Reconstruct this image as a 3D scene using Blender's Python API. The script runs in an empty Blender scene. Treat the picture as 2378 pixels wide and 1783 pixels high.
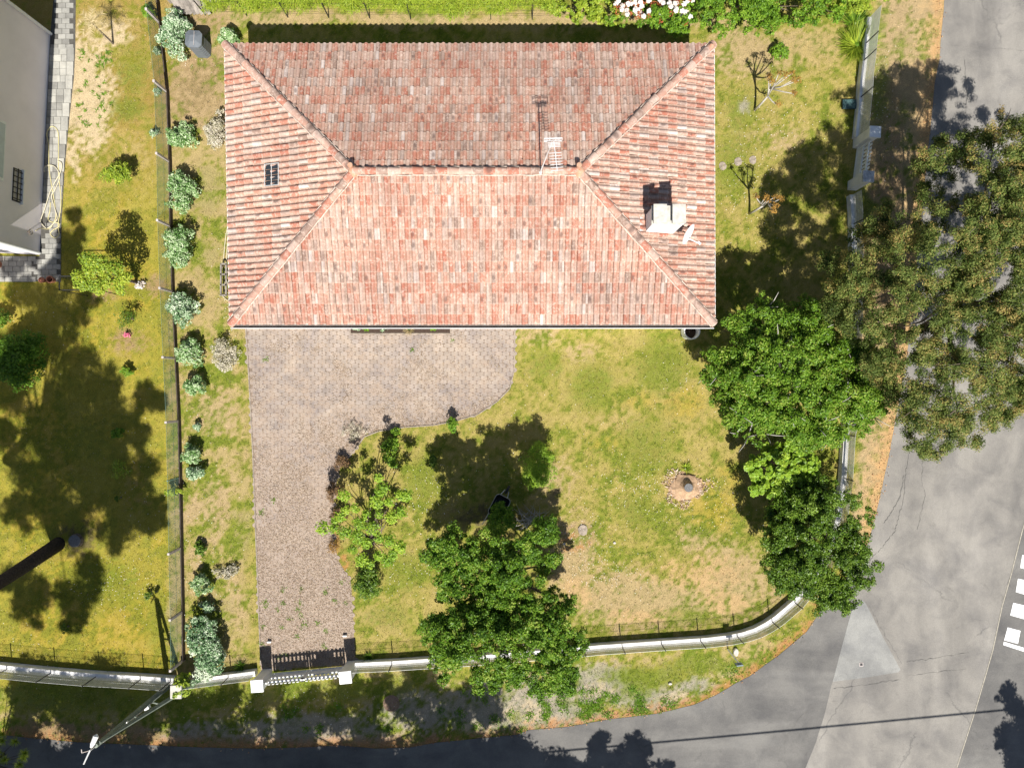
import bpy, bmesh, math, random
import numpy as np
from mathutils import Vector, Matrix
R = math.radians
random.seed(7); rng = np.random.default_rng(11)
S = bpy.context.scene

# ------------------------------------------------------------------ camera, light, exposure
H = 27.5; F = 1649.0; CX, CY = 1189.0, 891.5
cam_d = bpy.data.cameras.new('camera'); cam = bpy.data.objects.new('camera', cam_d)
S.collection.objects.link(cam); S.camera = cam
cam.location = (0, 0, H); cam.rotation_euler = (0, 0, 0)
cam_d.sensor_width = 36; cam_d.lens = 36 * F / 2378; cam_d.clip_end = 1500; cam_d.clip_start = .1
EL, AZ = R(53.4), R(5.5)
W = bpy.data.worlds.new('World'); S.world = W; W.use_nodes = True
wn = W.node_tree; bg = wn.nodes['Background']
sky = wn.nodes.new('ShaderNodeTexSky'); sky.sky_type = 'NISHITA'; sky.sun_disc = False
sky.sun_elevation = EL; sky.sun_rotation = math.pi - AZ
wn.links.new(sky.outputs[0], bg.inputs[0]); bg.inputs[1].default_value = .05
sd = bpy.data.lights.new('sun', 'SUN'); sun = bpy.data.objects.new('sun', sd); S.collection.objects.link(sun)
sd.energy = 4.8; sd.angle = R(.5); sd.color = (1, .96, .9)
to_sun = Vector((math.sin(AZ) * math.cos(EL), -math.cos(AZ) * math.cos(EL), math.sin(EL)))
sun.rotation_euler = to_sun.to_track_quat('Z', 'Y').to_euler(); sun.location = (6, -60, 70)
S.view_settings.view_transform = 'Standard'; S.view_settings.look = 'None'
S.view_settings.exposure = .74; S.view_settings.gamma = 1
SHX, SHY = -math.sin(AZ) / math.tan(EL), math.cos(AZ) / math.tan(EL)

def P(px, py, z=0.):
    k = (H - z) / F
    return Vector(((px - CX) * k, (CY - py) * k, z))
def under(px, py, z):          # the place at height z whose shadow lands on the ground point seen at px, py
    g = P(px, py)
    return Vector((g.x - SHX * z, g.y - SHY * z, z))

# ------------------------------------------------------------------ objects
C = S.collection
def link(o, parent=None):
    C.objects.link(o)
    if parent: o.parent = parent
    return o
def tag(o, label=None, cat=None, group=None, kind=None):
    if label: o['label'] = label
    if cat: o['category'] = cat
    if group: o['group'] = group
    if kind: o['kind'] = kind
    return o
def thing(name, label, cat, loc=(0, 0, 0), rz=0, group=None):
    o = bpy.data.objects.new(name, None); o.empty_display_size = .2
    o.location = loc; o.rotation_euler = (0, 0, rz); link(o)
    return tag(o, label, cat, group)
class MB:
    """collects verts and faces for one mesh"""
    def __init__(s): s.v = []; s.f = []; s.t = []
    def quad(s, *p, t=.5):
        n = len(s.v); s.v += [tuple(q) for q in p]; s.f.append(tuple(range(n, n + len(p)))); s.t.append(t); return s
    def box(s, c, d, rz=0, t=.5, M=None, top=None):
        n = len(s.v); cr, sr = math.cos(rz), math.sin(rz)
        for dz in (-.5, .5):
            for dx, dy in ((-.5, -.5), (.5, -.5), (.5, .5), (-.5, .5)):
                k = top if (top and dz > 0) else 1
                x, y, z = dx * d[0] * k, dy * d[1] * k, dz * d[2]
                q = Vector((x * cr - y * sr, x * sr + y * cr, z))
                if M: q = M @ q
                s.v.append((c[0] + q[0], c[1] + q[1], c[2] + q[2]))
        for f in ((0, 3, 2, 1), (4, 5, 6, 7), (0, 1, 5, 4), (1, 2, 6, 5), (2, 3, 7, 6), (3, 0, 4, 7)):
            s.f.append(tuple(n + i for i in f)); s.t.append(t)
        return s
    def bar(s, a, b, w, h=None, t=.5):     # square bar from a to b
        a, b = Vector(a), Vector(b); d = b - a; L = d.length
        if L < 1e-6: return s
        M = d.to_track_quat('X', 'Z').to_matrix()
        return s.box((a + b) / 2, (L, w, h or w), M=M, t=t)
    def tube(s, pts, r, n=8, cap=True, t=.5):
        pts = [Vector(p) for p in pts]; rs = r if hasattr(r, '__len__') else [r] * len(pts)
        b = len(s.v); ref = None
        for i, p in enumerate(pts):
            d = (pts[min(i + 1, len(pts) - 1)] - pts[max(i - 1, 0)]).normalized()
            if ref is None: ref = d.orthogonal().normalized()
            ref = (ref - d * ref.dot(d))
            ref = ref.normalized() if ref.length > 1e-5 else d.orthogonal().normalized()
            o = d.cross(ref)
            for k in range(n):
                a = 2 * math.pi * k / n
                s.v.append(tuple(p + (ref * math.cos(a) + o * math.sin(a)) * rs[i]))
        for i in range(len(pts) - 1):
            for k in range(n):
                s.f.append((b + i * n + k, b + i * n + (k + 1) % n, b + (i + 1) * n + (k + 1) % n, b + (i + 1) * n + k)); s.t.append(t)
        if cap:
            s.f.append(tuple(b + k for k in reversed(range(n)))); s.t.append(t)
            e = b + (len(pts) - 1) * n
            s.f.append(tuple(e + k for k in range(n))); s.t.append(t)
        return s
    def lathe(s, c, prof, n=24, t=.5):     # prof: (radius, z)
        b = len(s.v)
        for r, z in prof:
            for k in range(n):
                a = 2 * math.pi * k / n; s.v.append((c[0] + r * math.cos(a), c[1] + r * math.sin(a), c[2] + z))
        for i in range(len(prof) - 1):
            for k in range(n):
                s.f.append((b + i * n + k, b + i * n + (k + 1) % n, b + (i + 1) * n + (k + 1) % n, b + (i + 1) * n + k)); s.t.append(t)
        return s
    def prism(s, poly, z0, z1, t=.5):      # poly: xy list, counter-clockwise
        n = len(poly); b = len(s.v)
        s.v += [(p[0], p[1], z0) for p in poly] + [(p[0], p[1], z1) for p in poly]
        s.f.append(tuple(b + i for i in reversed(range(n)))); s.t.append(t)
        s.f.append(tuple(b + n + i for i in range(n))); s.t.append(t)
        for i in range(n):
            j = (i + 1) % n; s.f.append((b + i, b + j, b + n + j, b + n + i)); s.t.append(t)
        return s
    def build(s, name, mat, parent=None, smooth=False, bevel=0):
        m = bpy.data.meshes.new(name); m.from_pydata(s.v, [], s.f); m.update()
        a = m.attributes.new('tint', 'FLOAT', 'FACE'); a.data.foreach_set('value', s.t)
        m.materials.append(mat)
        bm = bmesh.new(); bm.from_mesh(m); bmesh.ops.recalc_face_normals(bm, faces=bm.faces); bm.to_mesh(m); bm.free()
        if smooth: m.polygons.foreach_set('use_smooth', [True] * len(m.polygons))
        o = link(bpy.data.objects.new(name, m), parent)
        if bevel:
            md = o.modifiers.new('bevel', 'BEVEL'); md.width = bevel; md.segments = 2; md.limit_method = 'ANGLE'
        return o
def npmesh(name, V, Fq, mat, parent=None, tint=None, col=None, tuv=None, smooth=False):
    """V (n,3), Fq (m,k) faces all of k corners"""
    m = bpy.data.meshes.new(name); n, k = Fq.shape
    m.vertices.add(len(V)); m.vertices.foreach_set('co', V.astype(np.float32).ravel())
    m.loops.add(n * k); m.loops.foreach_set('vertex_index', Fq.astype(np.int32).ravel())
    m.polygons.add(n); m.polygons.foreach_set('loop_start', (np.arange(n) * k).astype(np.int32))
    m.polygons.foreach_set('loop_total', np.full(n, k, np.int32))
    if tint is not None:
        a = m.attributes.new('tint', 'FLOAT', 'FACE'); a.data.foreach_set('value', tint.astype(np.float32))
    if col is not None:
        dom = 'POINT' if len(col) == len(V) else 'FACE'
        a = m.attributes.new('soil', 'FLOAT_COLOR', dom)
        a.data.foreach_set('color', np.hstack([col, np.ones((len(col), 1))]).astype(np.float32).ravel())
    if tuv is not None:
        a = m.attributes.new('tuv', 'FLOAT_VECTOR', 'POINT'); a.data.foreach_set('vector', tuv.astype(np.float32).ravel())
    m.update(calc_edges=True); m.validate(); m.polygons.foreach_set('use_smooth', np.full(n, bool(smooth)))
    m.materials.append(mat)
    return link(bpy.data.objects.new(name, m), parent)

# ------------------------------------------------------------------ noise
def vnoise(x, y, seed=0):
    xi = np.floor(x).astype(np.int64); yi = np.floor(y).astype(np.int64); fx = x - xi; fy = y - yi
    fx = fx * fx * (3 - 2 * fx); fy = fy * fy * (3 - 2 * fy)
    def h(a, b):
        n = (a * 374761393 + b * 668265263 + seed * 974711) & 0x7fffffff
        n = ((n ^ (n >> 13)) * 1274126177) & 0x7fffffff
        return ((n ^ (n >> 16)) & 0xffff) / 65535.
    return (h(xi, yi) * (1 - fx) + h(xi + 1, yi) * fx) * (1 - fy) + (h(xi, yi + 1) * (1 - fx) + h(xi + 1, yi + 1) * fx) * fy
def fbm(x, y, sc, seed=0, oct=4):
    s = 0; a = .5; t = 0
    for i in range(oct):
        s = s + a * vnoise(x * sc, y * sc, seed + i * 17); t += a; a *= .55; sc *= 2.1
    return s / t
def inpoly(x, y, poly):
    r = np.zeros(x.shape, bool); n = len(poly)
    for i in range(n):
        x1, y1 = poly[i]; x2, y2 = poly[(i + 1) % n]
        if y1 == y2: continue
        c = ((y1 > y) != (y2 > y)) & (x < (x2 - x1) * (y - y1) / (y2 - y1) + x1)
        r ^= c
    return r
def seg_dist(x, y, line):
    d = np.full(x.shape, 1e9)
    for (x1, y1), (x2, y2) in zip(line[:-1], line[1:]):
        L = (x2 - x1) ** 2 + (y2 - y1) ** 2 + 1e-9
        t = np.clip(((x - x1) * (x2 - x1) + (y - y1) * (y2 - y1)) / L, 0, 1)
        d = np.minimum(d, np.hypot(x - x1 - t * (x2 - x1), y - y1 - t * (y2 - y1)))
    return d

# ------------------------------------------------------------------ materials
def newmat(name):
    m = bpy.data.materials.new(name); m.use_nodes = True; return m, m.node_tree, m.node_tree.nodes['Principled BSDF']
def nd(nt, t, **kw):
    n = nt.nodes.new(t)
    for k, v in kw.items():
        if k.startswith('i_'):
            key = k[2:]; key = int(key) if key.isdigit() else key.replace('_', ' ')
            n.inputs[key].default_value = v
        else: setattr(n, k, v)
    return n
def ramp(nt, fac, stops):
    r = nt.nodes.new('ShaderNodeValToRGB'); e = r.color_ramp.elements
    while len(e) < len(stops): e.new(.5)
    for i, (p, c) in enumerate(stops):
        e[i].position = p; e[i].color = (*c, 1) if len(c) == 3 else c
    nt.links.new(fac, r.inputs[0]); return r
def mix(nt, fac, a, b, mode='MIX'):
    m = nt.nodes.new('ShaderNodeMix'); m.data_type = 'RGBA'; m.blend_type = mode
    for s, v in ((0, fac), (6, a), (7, b)):
        if hasattr(v, 'links'): nt.links.new(v, m.inputs[s])
        else: m.inputs[s].default_value = v if s == 0 else (*v, 1)
    return m.outputs[2]
def math_(nt, op, a, b=0.):
    m = nt.nodes.new('ShaderNodeMath'); m.operation = op
    for s, v in ((0, a), (1, b)):
        if hasattr(v, 'links'): nt.links.new(v, m.inputs[s])
        else: m.inputs[s].default_value = v
    return m.outputs[0]
def noise(nt, sc, det=4, rough=.6, dist=0):
    tc = nd(nt, 'ShaderNodeTexCoord'); n = nd(nt, 'ShaderNodeTexNoise', i_Scale=sc, i_Detail=det, i_Roughness=rough, i_Distortion=dist)
    nt.links.new(tc.outputs['Object'], n.inputs['Vector']); return n.outputs[0]
def bump(nt, b, h, s=.3, d=.02):
    n = nd(nt, 'ShaderNodeBump', i_Strength=s, i_Distance=d); nt.links.new(h, n.inputs['Height']); nt.links.new(n.outputs[0], b.inputs['Normal'])
def mat(name, col, rough=.7, var=.25, sc=6, col2=None, metal=0, bmp=0, spec=.3, tint=0):
    m, nt, b = newmat(name)
    c2 = col2 or tuple(c * (1 - var) for c in col); c1 = tuple(min(1, c * (1 + var * .4)) for c in col) if not col2 else col
    nz = noise(nt, sc, 6, .65); r = ramp(nt, nz, [(.35, c2), (.62, c1)]); out = r.outputs[0]
    if tint:
        at = nd(nt, 'ShaderNodeAttribute', attribute_name='tint')
        v = math_(nt, 'ADD', math_(nt, 'MULTIPLY', at.outputs['Fac'], tint * 2), 1 - tint)
        g = nd(nt, 'ShaderNodeVectorMath', operation='SCALE'); nt.links.new(out, g.inputs[0]); nt.links.new(v, g.inputs['Scale']); out = g.outputs[0]
    nt.links.new(out, b.inputs['Base Color'])
    b.inputs['Roughness'].default_value = rough; b.inputs['Metallic'].default_value = metal
    b.inputs['Specular IOR Level'].default_value = spec
    if bmp: bump(nt, b, noise(nt, sc * 8, 4), bmp, .01)
    return m
def leafmat(name, stops, rough=.5, trans=.25, spec=.4):
    m, nt, b = newmat(name)
    at = nd(nt, 'ShaderNodeAttribute', attribute_name='tint')
    r = ramp(nt, at.outputs['Fac'], stops); nt.links.new(r.outputs[0], b.inputs['Base Color'])
    b.inputs['Roughness'].default_value = rough; b.inputs['Specular IOR Level'].default_value = spec
    tr = nd(nt, 'ShaderNodeBsdfTranslucent'); nt.links.new(r.outputs[0], tr.inputs[0])
    mx = nd(nt, 'ShaderNodeMixShader'); mx.inputs[0].default_value = trans
    nt.links.new(b.outputs[0], mx.inputs[1]); nt.links.new(tr.outputs[0], mx.inputs[2])
    nt.links.new(mx.outputs[0], nt.nodes['Material Output'].inputs[0]); return m

M = {}
M['white'] = mat('white_paint', (.84, .84, .82), .6, .12, 3, bmp=.1)
M['render'] = mat('white_render', (.82, .80, .77), .85, .12, 1.5, bmp=.2)
M['pinkwall'] = mat('pale_pink_render', (.86, .80, .81), .9, .06, .8, bmp=.2)
M['walltop'] = mat('weathered_white_wall', (.82, .80, .77), .85, .22, 2.2, bmp=.2)
M['concrete'] = mat('concrete', (.52, .50, .44), .9, .25, 5, bmp=.3)
M['post'] = mat('concrete_post', (.50, .44, .41), .9, .2, 5, bmp=.2)
M['greyplastic'] = mat('grey_plastic', (.13, .145, .16), .5, .12, 6)
M['dark'] = mat('dark_metal', (.03, .03, .032), .5, .2, 8)
M['zinc'] = mat('galvanised_wire', (.62, .63, .61), .5, .2, 8, metal=.3)
M['greenwire'] = mat('green_wire', (.16, .26, .2), .5, .2, 8)
M['gutter'] = mat('white_gutter', (.8, .8, .78), .45, .06, 2)
M['gutterin'] = mat('gutter_inside', (.07, .06, .055), .9, .3, 4)
M['bark'] = mat('bark', (.16, .125, .095), .95, .5, 14, bmp=.6)
M['pinebark'] = mat('pine_bark', (.065, .05, .042), .95, .55, 18, bmp=1)
M['palebark'] = mat('pale_bark', (.45, .42, .37), .9, .3, 14)
M['twig'] = mat('twig', (.20, .16, .12), .95, .4, 14)
M['wood'] = mat('old_grey_wood', (.25, .22, .19), .9, .45, 5, tint=.35)
M['cutwood'] = mat('fresh_wood', (.42, .28, .17), .9, .3, 9)
M['stumptop'] = mat('grey_stump_top', (.16, .16, .16), .9, .3, 20)
M['terracotta'] = mat('terracotta', (.42, .17, .1), .8, .2, 9)
M['soil'] = mat('pot_soil', (.06, .04, .03), .95, .3, 20)
M['glass'] = mat('dark_glass', (.03, .035, .04), .12, .2, 3, spec=.6)
M['teal'] = mat('teal_cover', (.05, .10, .10), .6, .25, 5)
M['stone'] = mat('pale_stone', (.5, .47, .42), .9, .25, 9, bmp=.4)
M['hose'] = mat('yellow_hose', (.62, .55, .28), .5, .12, 5)
M['hosepale'] = mat('cream_hose', (.64, .58, .42), .5, .12, 5)
M['poleconc'] = mat('pole_concrete', (.2, .23, .19), .85, .25, 4, bmp=.2)
M['alum'] = mat('bright_aluminium', (.72, .72, .72), .4, .05, 5, metal=.2)
M['kerb'] = mat('mossy_kerb', (.30, .25, .20), .95, .4, 7)

# foliage
G = lambda *a: [(p, c) for p, c in a]
M['l_bright'] = leafmat('bright_green_leaves', G((0, (.06, .14, .012)), (.5, (.15, .29, .02)), (1, (.28, .42, .04))), .45, .3, .25)
M['l_lime'] = leafmat('lime_green_leaves', G((0, (.13, .24, .015)), (.5, (.24, .40, .025)), (1, (.40, .52, .05))), .5, .32)
M['l_dark'] = leafmat('dark_green_leaves', G((0, (.03, .07, .006)), (.5, (.085, .165, .012)), (1, (.19, .29, .035))), .38, .22, .3)
M['l_mid'] = leafmat('mid_green_leaves', G((0, (.05, .115, .01)), (.45, (.11, .225, .018)), (.85, (.21, .34, .03)), (1, (.33, .40, .07))), .42, .3, .25)
M['l_oak'] = leafmat('olive_leaves', G((0, (.04, .065, .012)), (.35, (.11, .16, .03)), (.6, (.20, .25, .06)), (.82, (.30, .29, .08)), (1, (.38, .28, .09))), .55, .3, .2)
M['l_eu'] = leafmat('variegated_leaves', G((0, (.05, .12, .02)), (.3, (.11, .24, .05)), (.55, (.28, .43, .17)), (1, (.62, .70, .46))), .5, .2, .25)
M['l_eu2'] = leafmat('silver_variegated_leaves', G((0, (.04, .10, .03)), (.3, (.12, .24, .09)), (.55, (.32, .45, .25)), (1, (.70, .76, .58))), .5, .18, .25)
M['l_pale'] = leafmat('pale_dry_leaves', G((0, (.22, .22, .10)), (.4, (.45, .41, .28)), (1, (.78, .72, .62))), .7, .2)
M['l_yg'] = leafmat('yellow_green_leaves', G((0, (.15, .24, .02)), (.5, (.29, .40, .03)), (1, (.48, .54, .06))), .5, .3)
M['l_pine'] = leafmat('pine_needles', G((0, (.035, .06, .015)), (1, (.10, .13, .03))), .6, .1)
M['l_straw'] = leafmat('straw_blades', G((0, (.25, .2, .08)), (.5, (.42, .34, .17)), (1, (.62, .5, .3))), .7, .15)
M['l_rust'] = leafmat('rusty_young_leaves', G((0, (.22, .12, .02)), (1, (.4, .22, .04))), .6, .2)
M['f_white'] = leafmat('white_blossom', G((0, (.6, .5, .42)), (.6, (.8, .74, .68)), (1, (.86, .84, .8))), .7, .2)
M['f_red'] = leafmat('red_young_leaves', G((0, (.3, .06, .02)), (1, (.5, .16, .05))), .6, .2)
M['l_redb'] = leafmat('reddish_brown_leaves', G((0, (.07, .05, .02)), (.5, (.17, .10, .045)), (1, (.30, .17, .08))), .6, .15)
M['f_pink'] = leafmat('pink_blossom', G((0, (.7, .12, .25)), (1, (.85, .3, .42))), .6, .2)
M['f_yellow'] = leafmat('yellow_blossom', G((0, (.6, .5, .03)), (1, (.8, .7, .05))), .6, .2)

# ------------------------------------------------------------------ leaves
class Leaves:
    def __init__(s): s.V = []; s.T = []
    def add(s, p, nrm, ln, wd, tint):
        n = len(p); nrm = nrm / (np.linalg.norm(nrm, axis=1, keepdims=True) + 1e-9)
        r = rng.normal(size=(n, 3)); t = r - nrm * (r * nrm).sum(1, keepdims=True); t /= np.linalg.norm(t, axis=1, keepdims=True) + 1e-9
        b = np.cross(nrm, t); ln = np.broadcast_to(ln, n)[:, None]; wd = np.broadcast_to(wd, n)[:, None]
        s.V.append(np.stack([p - t * ln / 2, p + b * wd / 2 + nrm * wd * .12, p + t * ln / 2, p - b * wd / 2 + nrm * wd * .12], 1)); s.T.append(np.broadcast_to(tint, n))
    def clumps(s, cs, n, ln=.08, wd=.045, up=.5, shell=.7, tint=(.5, .22), low=-.35, ctint=.18, rand=.8):
        """cs: list of (x,y,z,rx,ry,rz)"""
        cs = np.array(cs, float); w = (cs[:, 3] * cs[:, 4]); w /= w.sum()
        idx = rng.choice(len(cs), n, p=w); c = cs[idx]
        d = rng.normal(size=(n, 3)); d /= np.linalg.norm(d, axis=1, keepdims=True)
        d[:, 2] = np.where(d[:, 2] < low, -d[:, 2], d[:, 2])
        rr = shell + (1.08 - shell) * rng.random(n) ** .6
        rr *= 1 + .16 * (vnoise(d[:, 0] * 3 + idx * 7.3, d[:, 1] * 3 + d[:, 2] * 2.1 + idx * 3.1, 5) - .5) * 2
        p = c[:, :3] + d * c[:, 3:6] * rr[:, None]
        p[:, 2] = np.maximum(p[:, 2], .03)
        nr = d * .8 + rng.normal(size=(n, 3)) * rand * .6; nr[:, 2] += up
        ct = rng.normal(size=len(cs)) * ctint
        sz = .7 + .6 * rng.random(n)
        s.add(p, nr, ln * sz, wd * sz, np.clip(tint[0] + ct[idx] + rng.normal(size=n) * tint[1], 0, 1))
        return s
    def build(s, name, mat, parent=None):
        V = np.concatenate(s.V).reshape(-1, 3); T = np.concatenate(s.T)
        return npmesh(name, V, np.arange(len(V)).reshape(-1, 4), mat, parent, tint=T)
class Blades:
    """narrow bent triangles"""
    def __init__(s): s.V = []; s.T = []
    def add(s, p, d, ln, wd, tint):
        n = len(p); d = d / (np.linalg.norm(d, axis=1, keepdims=True) + 1e-9)
        b = np.cross(d, np.array([0, 0, 1.]) + rng.normal(size=(n, 3)) * .5); b /= np.linalg.norm(b, axis=1, keepdims=True) + 1e-9
        ln = np.broadcast_to(ln, n)[:, None]; wd = np.broadcast_to(wd, n)[:, None]
        s.V.append(np.stack([p - b * wd / 2, p + b * wd / 2, p + d * ln], 1)); s.T.append(np.broadcast_to(tint, (n,) + np.shape(tint)[1:]))
    def build(s, name, mat, parent=None, col=False):
        V = np.concatenate(s.V).reshape(-1, 3); T = np.concatenate(s.T)
        return npmesh(name, V, np.arange(len(V)).reshape(-1, 3), mat, parent, tint=None if col else T, col=T if col else None)

# ================================================================== GROUND
house_px = [(555, 130), (1600, 130), (1600, 735), (560, 735)]
drive_px = [(572, 752), (1195, 752), (1193, 860), (1183, 900), (1150, 935), (1105, 962), (1060, 975), (1010, 985), (945, 990), (880, 998), (850, 1008), (825, 1040), (790, 1085), (775, 1150), (772, 1230), (785, 1300), (815, 1350), (820, 1430), (826, 1540), (606, 1555), (603, 1430), (597, 1300), (590, 1120), (583, 950)]
edge_main = [(2196, -60), (2191, 27), (2185, 81), (2182, 136), (2171, 190), (2166, 244), (2160, 300), (2150, 400), (2140, 500), (2130, 600), (2118, 720), (2105, 830), (2090, 920), (2076, 995), (2063, 1063), (2049, 1130), (2036, 1185), (2017, 1258), (1990, 1310), (1950, 1360)]
edge_side = [(1908, 1412), (1897, 1431), (1873, 1466), (1832, 1501), (1805, 1523), (1778, 1542), (1740, 1570), (1710, 1585), (1660, 1614), (1607, 1637), (1525, 1656), (1417, 1669), (1308, 1688), (1227, 1694), (1200, 1705), (1115, 1713), (1007, 1724), (953, 1734), (871, 1737), (790, 1729), (708, 1734), (600, 1737), (461, 1734), (271, 1726), (163, 1721), (81, 1713), (0, 1705), (-500, 1680), (-2500, 1600)]
road_edge = edge_main + edge_side
road_px = road_edge + [(-2500, 2150), (4500, 2150), (4500, -60)]
patio_px = [(128, -40), (176, -40), (176, 20), (175, 112), (172, 180), (162, 270), (156, 330), (150, 400), (143, 520), (142, 655), (-60, 650), (-60, 595), (92, 595), (117, 82)]

COLS = dict(green=(.155, .20, .026), olive=(.27, .26, .048), gold=(.34, .265, .035), umber=(.31, .215, .07), straw=(.37, .29, .12), tan=(.39, .295, .17),
            sand=(.52, .42, .28), dirt=(.30, .205, .125), litter=(.38, .18, .07), grey=(.33, .30, .26), dark=(.07, .06, .045), peach=(.5, .33, .17))
COLS = {k: np.array(v) for k, v in COLS.items()}
def blob(x, y, cx, cy, rx, ry, soft=2.2):
    return np.exp(-(((x - cx) / rx) ** 2 + ((y - cy) / ry) ** 2) ** (soft / 2))
def ground_colour(x, y):
    """x, y: ground points in photo pixels; gives the colour of turf, straw, sand, leaf litter and darkened patches"""
    n = x.shape
    wx = x + 34 * (fbm(x, y, .012, 3) - .5) + 16 * (fbm(x, y, .05, 4) - .5); wy = y + 34 * (fbm(x, y, .012, 9) - .5) + 16 * (fbm(x, y, .05, 14) - .5)
    big = fbm(x, y, .009, 21); med = fbm(x, y, .035, 33); fin = fbm(x, y, .13, 45, 3)
    def lay(col, c, a):
        a = np.clip(a, 0, 1)[..., None]; return col * (1 - a) + COLS[c] * a
    sm = lambda v, a, b: np.clip((v - a) / (b - a), 0, 1)
    v = big * .25 + med * .40 + fin * .35
    col = np.ones(n + (3,)) * COLS['olive']
    col = lay(col, 'green', sm(v, .54, .38) * .9)
    col = lay(col, 'straw', sm(v, .43, .62) * .75)
    # neighbour's lawn: golden
    west = sm(wx, 402, 388)
    wc = np.ones(n + (3,)) * COLS['gold']; wc = lay(wc, 'green', sm(v, .54, .44) * .65); wc = lay(wc, 'straw', sm(med * .6 + fin * .4, .52, .70) * .3)
    wc = lay(wc, 'olive', sm(big, .40, .56) * .55); wc = lay(wc, 'straw', (sm(wy, 560, 380) * .45 * sm(fin, .35, .6)))
    col = col * (1 - west[..., None]) + wc * west[..., None]
    uz = west * sm(wy, 470, 250) * .75; col = lay(col, 'umber', uz * sm(fin * .5 + med * .5, .36, .52))
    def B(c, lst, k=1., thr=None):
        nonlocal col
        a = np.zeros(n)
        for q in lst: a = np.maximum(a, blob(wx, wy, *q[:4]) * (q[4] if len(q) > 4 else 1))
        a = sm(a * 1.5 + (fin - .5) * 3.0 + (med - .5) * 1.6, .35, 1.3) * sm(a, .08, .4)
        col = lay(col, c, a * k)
    # dry parts
    B('tan', [(1100, 45, 700, 22), (1760, 130, 120, 55), (1720, 90, 70, 40), (1870, 110, 90, 40), (1800, 320, 90, 40, .6), (1480, 1390, 210, 70, 1.1), (1330, 1300, 60, 100, 1.1), (1700, 1350, 110, 90, 1.1), (1620, 1250, 70, 40, .6), (1245, 770, 60, 40, .8),
              (1350, 820, 60, 30, .5), (700, 46, 230, 22), (1290, 1130, 50, 60, .7), (470, 110, 60, 60), (500, 960, 60, 70, .8), (500, 1180, 40, 90, .8), (460, 1300, 50, 50, .5), (540, 1400, 30, 60, .7), (440, 1180, 50, 50, .6)], .85)
    B('straw', [(870, 1430, 80, 40, .7), (1180, 1460, 60, 40, .7), (1430, 980, 90, 30, .6), (1560, 900, 60, 60, .6), (240, 60, 80, 50, .8), (320, 350, 60, 50, .5), (1900, 120, 80, 60, .8), (540, 560, 40, 110, .5)], .75)
    B('sand', [(205, 190, 60, 110, 1.3), (200, 275, 55, 70, 1.3), (265, 95, 36, 26, 1.2), (222, 310, 36, 50, 1.2), (180, 130, 20, 60), (172, 360, 16, 60, .8), (270, 65, 40, 14, .5)], .95)
    B('dirt', [(455, 205, 72, 90, 1.3), (460, 60, 70, 50, 1.1), (440, 130, 30, 40), (500, 250, 40, 50), (430, 60, 40, 30, .8), (505, 180, 22, 70), (355, 665, 30, 26), (300, 790, 55, 26, .8), (240, 690, 40, 18, .7), (1350, 1240, 60, 22, .6), (320, 1140, 40, 80, .3)], .8)
    B('green', [(295, 250, 45, 30), (310, 160, 40, 60, .7), (480, 450, 45, 60), (470, 600, 40, 40, .7), (1730, 260, 45, 50, .8), (1710, 380, 50, 70, .7), (1540, 850, 70, 60, .9), (1380, 900, 60, 60, .7), (1500, 1040, 70, 70, .7), (990, 1110, 50, 60, .8), (930, 1330, 60, 50, .7), (900, 1430, 60, 30, .6), (250, 1350, 90, 60, .7), (380, 1440, 50, 70, .6), (560, 1230, 25, 80, .7), (500, 1430, 40, 60, .7), (1260, 850, 50, 40, .7), (1480, 1190, 60, 40, .6), (1600, 1430, 60, 20, .7), (540, 1560, 60, 30, .7)], .8)
    B('gold', [(1660, 1180, 60, 60), (1590, 940, 50, 40, .8), (1400, 1030, 60, 30, .5), (1700, 1100, 40, 40, .7), (1480, 930, 60, 30, .4)], .55)
    strip = sm(wx, 384, 396) * sm(wx, 585, 570); col = lay(col, 'tan', strip * sm(v, .45, .56) * .6)
    # verges
    south = sm(wy - np.interp(x, [0, 400, 600, 830, 1240, 1700, 1860, 2000], [1590, 1600, 1585, 1560, 1535, 1500, 1430, 1330]), -6, 8) * (wx < 2000)
    vc = np.ones(n + (3,)) * COLS['olive']; vc = lay(vc, 'green', sm(v, .52, .42)); vc = lay(vc, 'tan', sm(med * .5 + fin * .5, .50, .6) * .7)
    col = col * (1 - south[..., None]) + vc * south[..., None]
    B('dirt', [(x_, 1702 + 12 * (x_ > 300) + 10 * (x_ > 500), 70, 24, 1.2) for x_ in range(90, 1000, 60)], .85)
    B('grey', [(720, 1690, 180, 36, 1.2), (480, 1700, 120, 22, .9), (1010, 1650, 150, 55, .9), (1130, 1650, 100, 60, 1.3), (1250, 1640, 100, 60, 1.4), (1400, 1590, 80, 44, 1.3), (1500, 1622, 90, 34, 1.2), (1600, 1600, 60, 20), (1330, 1670, 120, 14)], .9)
    B('peach', [(1620, 1330, 110, 40, .9), (1690, 1390, 70, 30, .9), (1340, 1380, 40, 40, .8), (1500, 1430, 90, 18, .8)], .5)
    B('sand', [(1230, 1655, 70, 30, .7), (1400, 1600, 40, 22, .8), (1560, 1620, 50, 14, .7), (1690, 1570, 50, 12, .6), (1090, 1690, 60, 20, .6)], .6)
    B('green', [(1500, 1570, 110, 26), (1620, 1550, 90, 20), (800, 1610, 60, 26, .8), (930, 1590, 50, 26, .6), (400, 1620, 260, 30, .8), (150, 1600, 150, 60, .9), (1480, 1600, 40, 40), (1310, 1625, 20, 12, .8), (1200, 1660, 20, 14, .8), (700, 1600, 90, 26, .6)], .8)
    east = sm(wx - np.interp(y, [0, 200, 430, 700, 1000, 1300], [2035, 2020, 2000, 2000, 1990, 1975]), -4, 10) * (wy < 1340)
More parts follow.
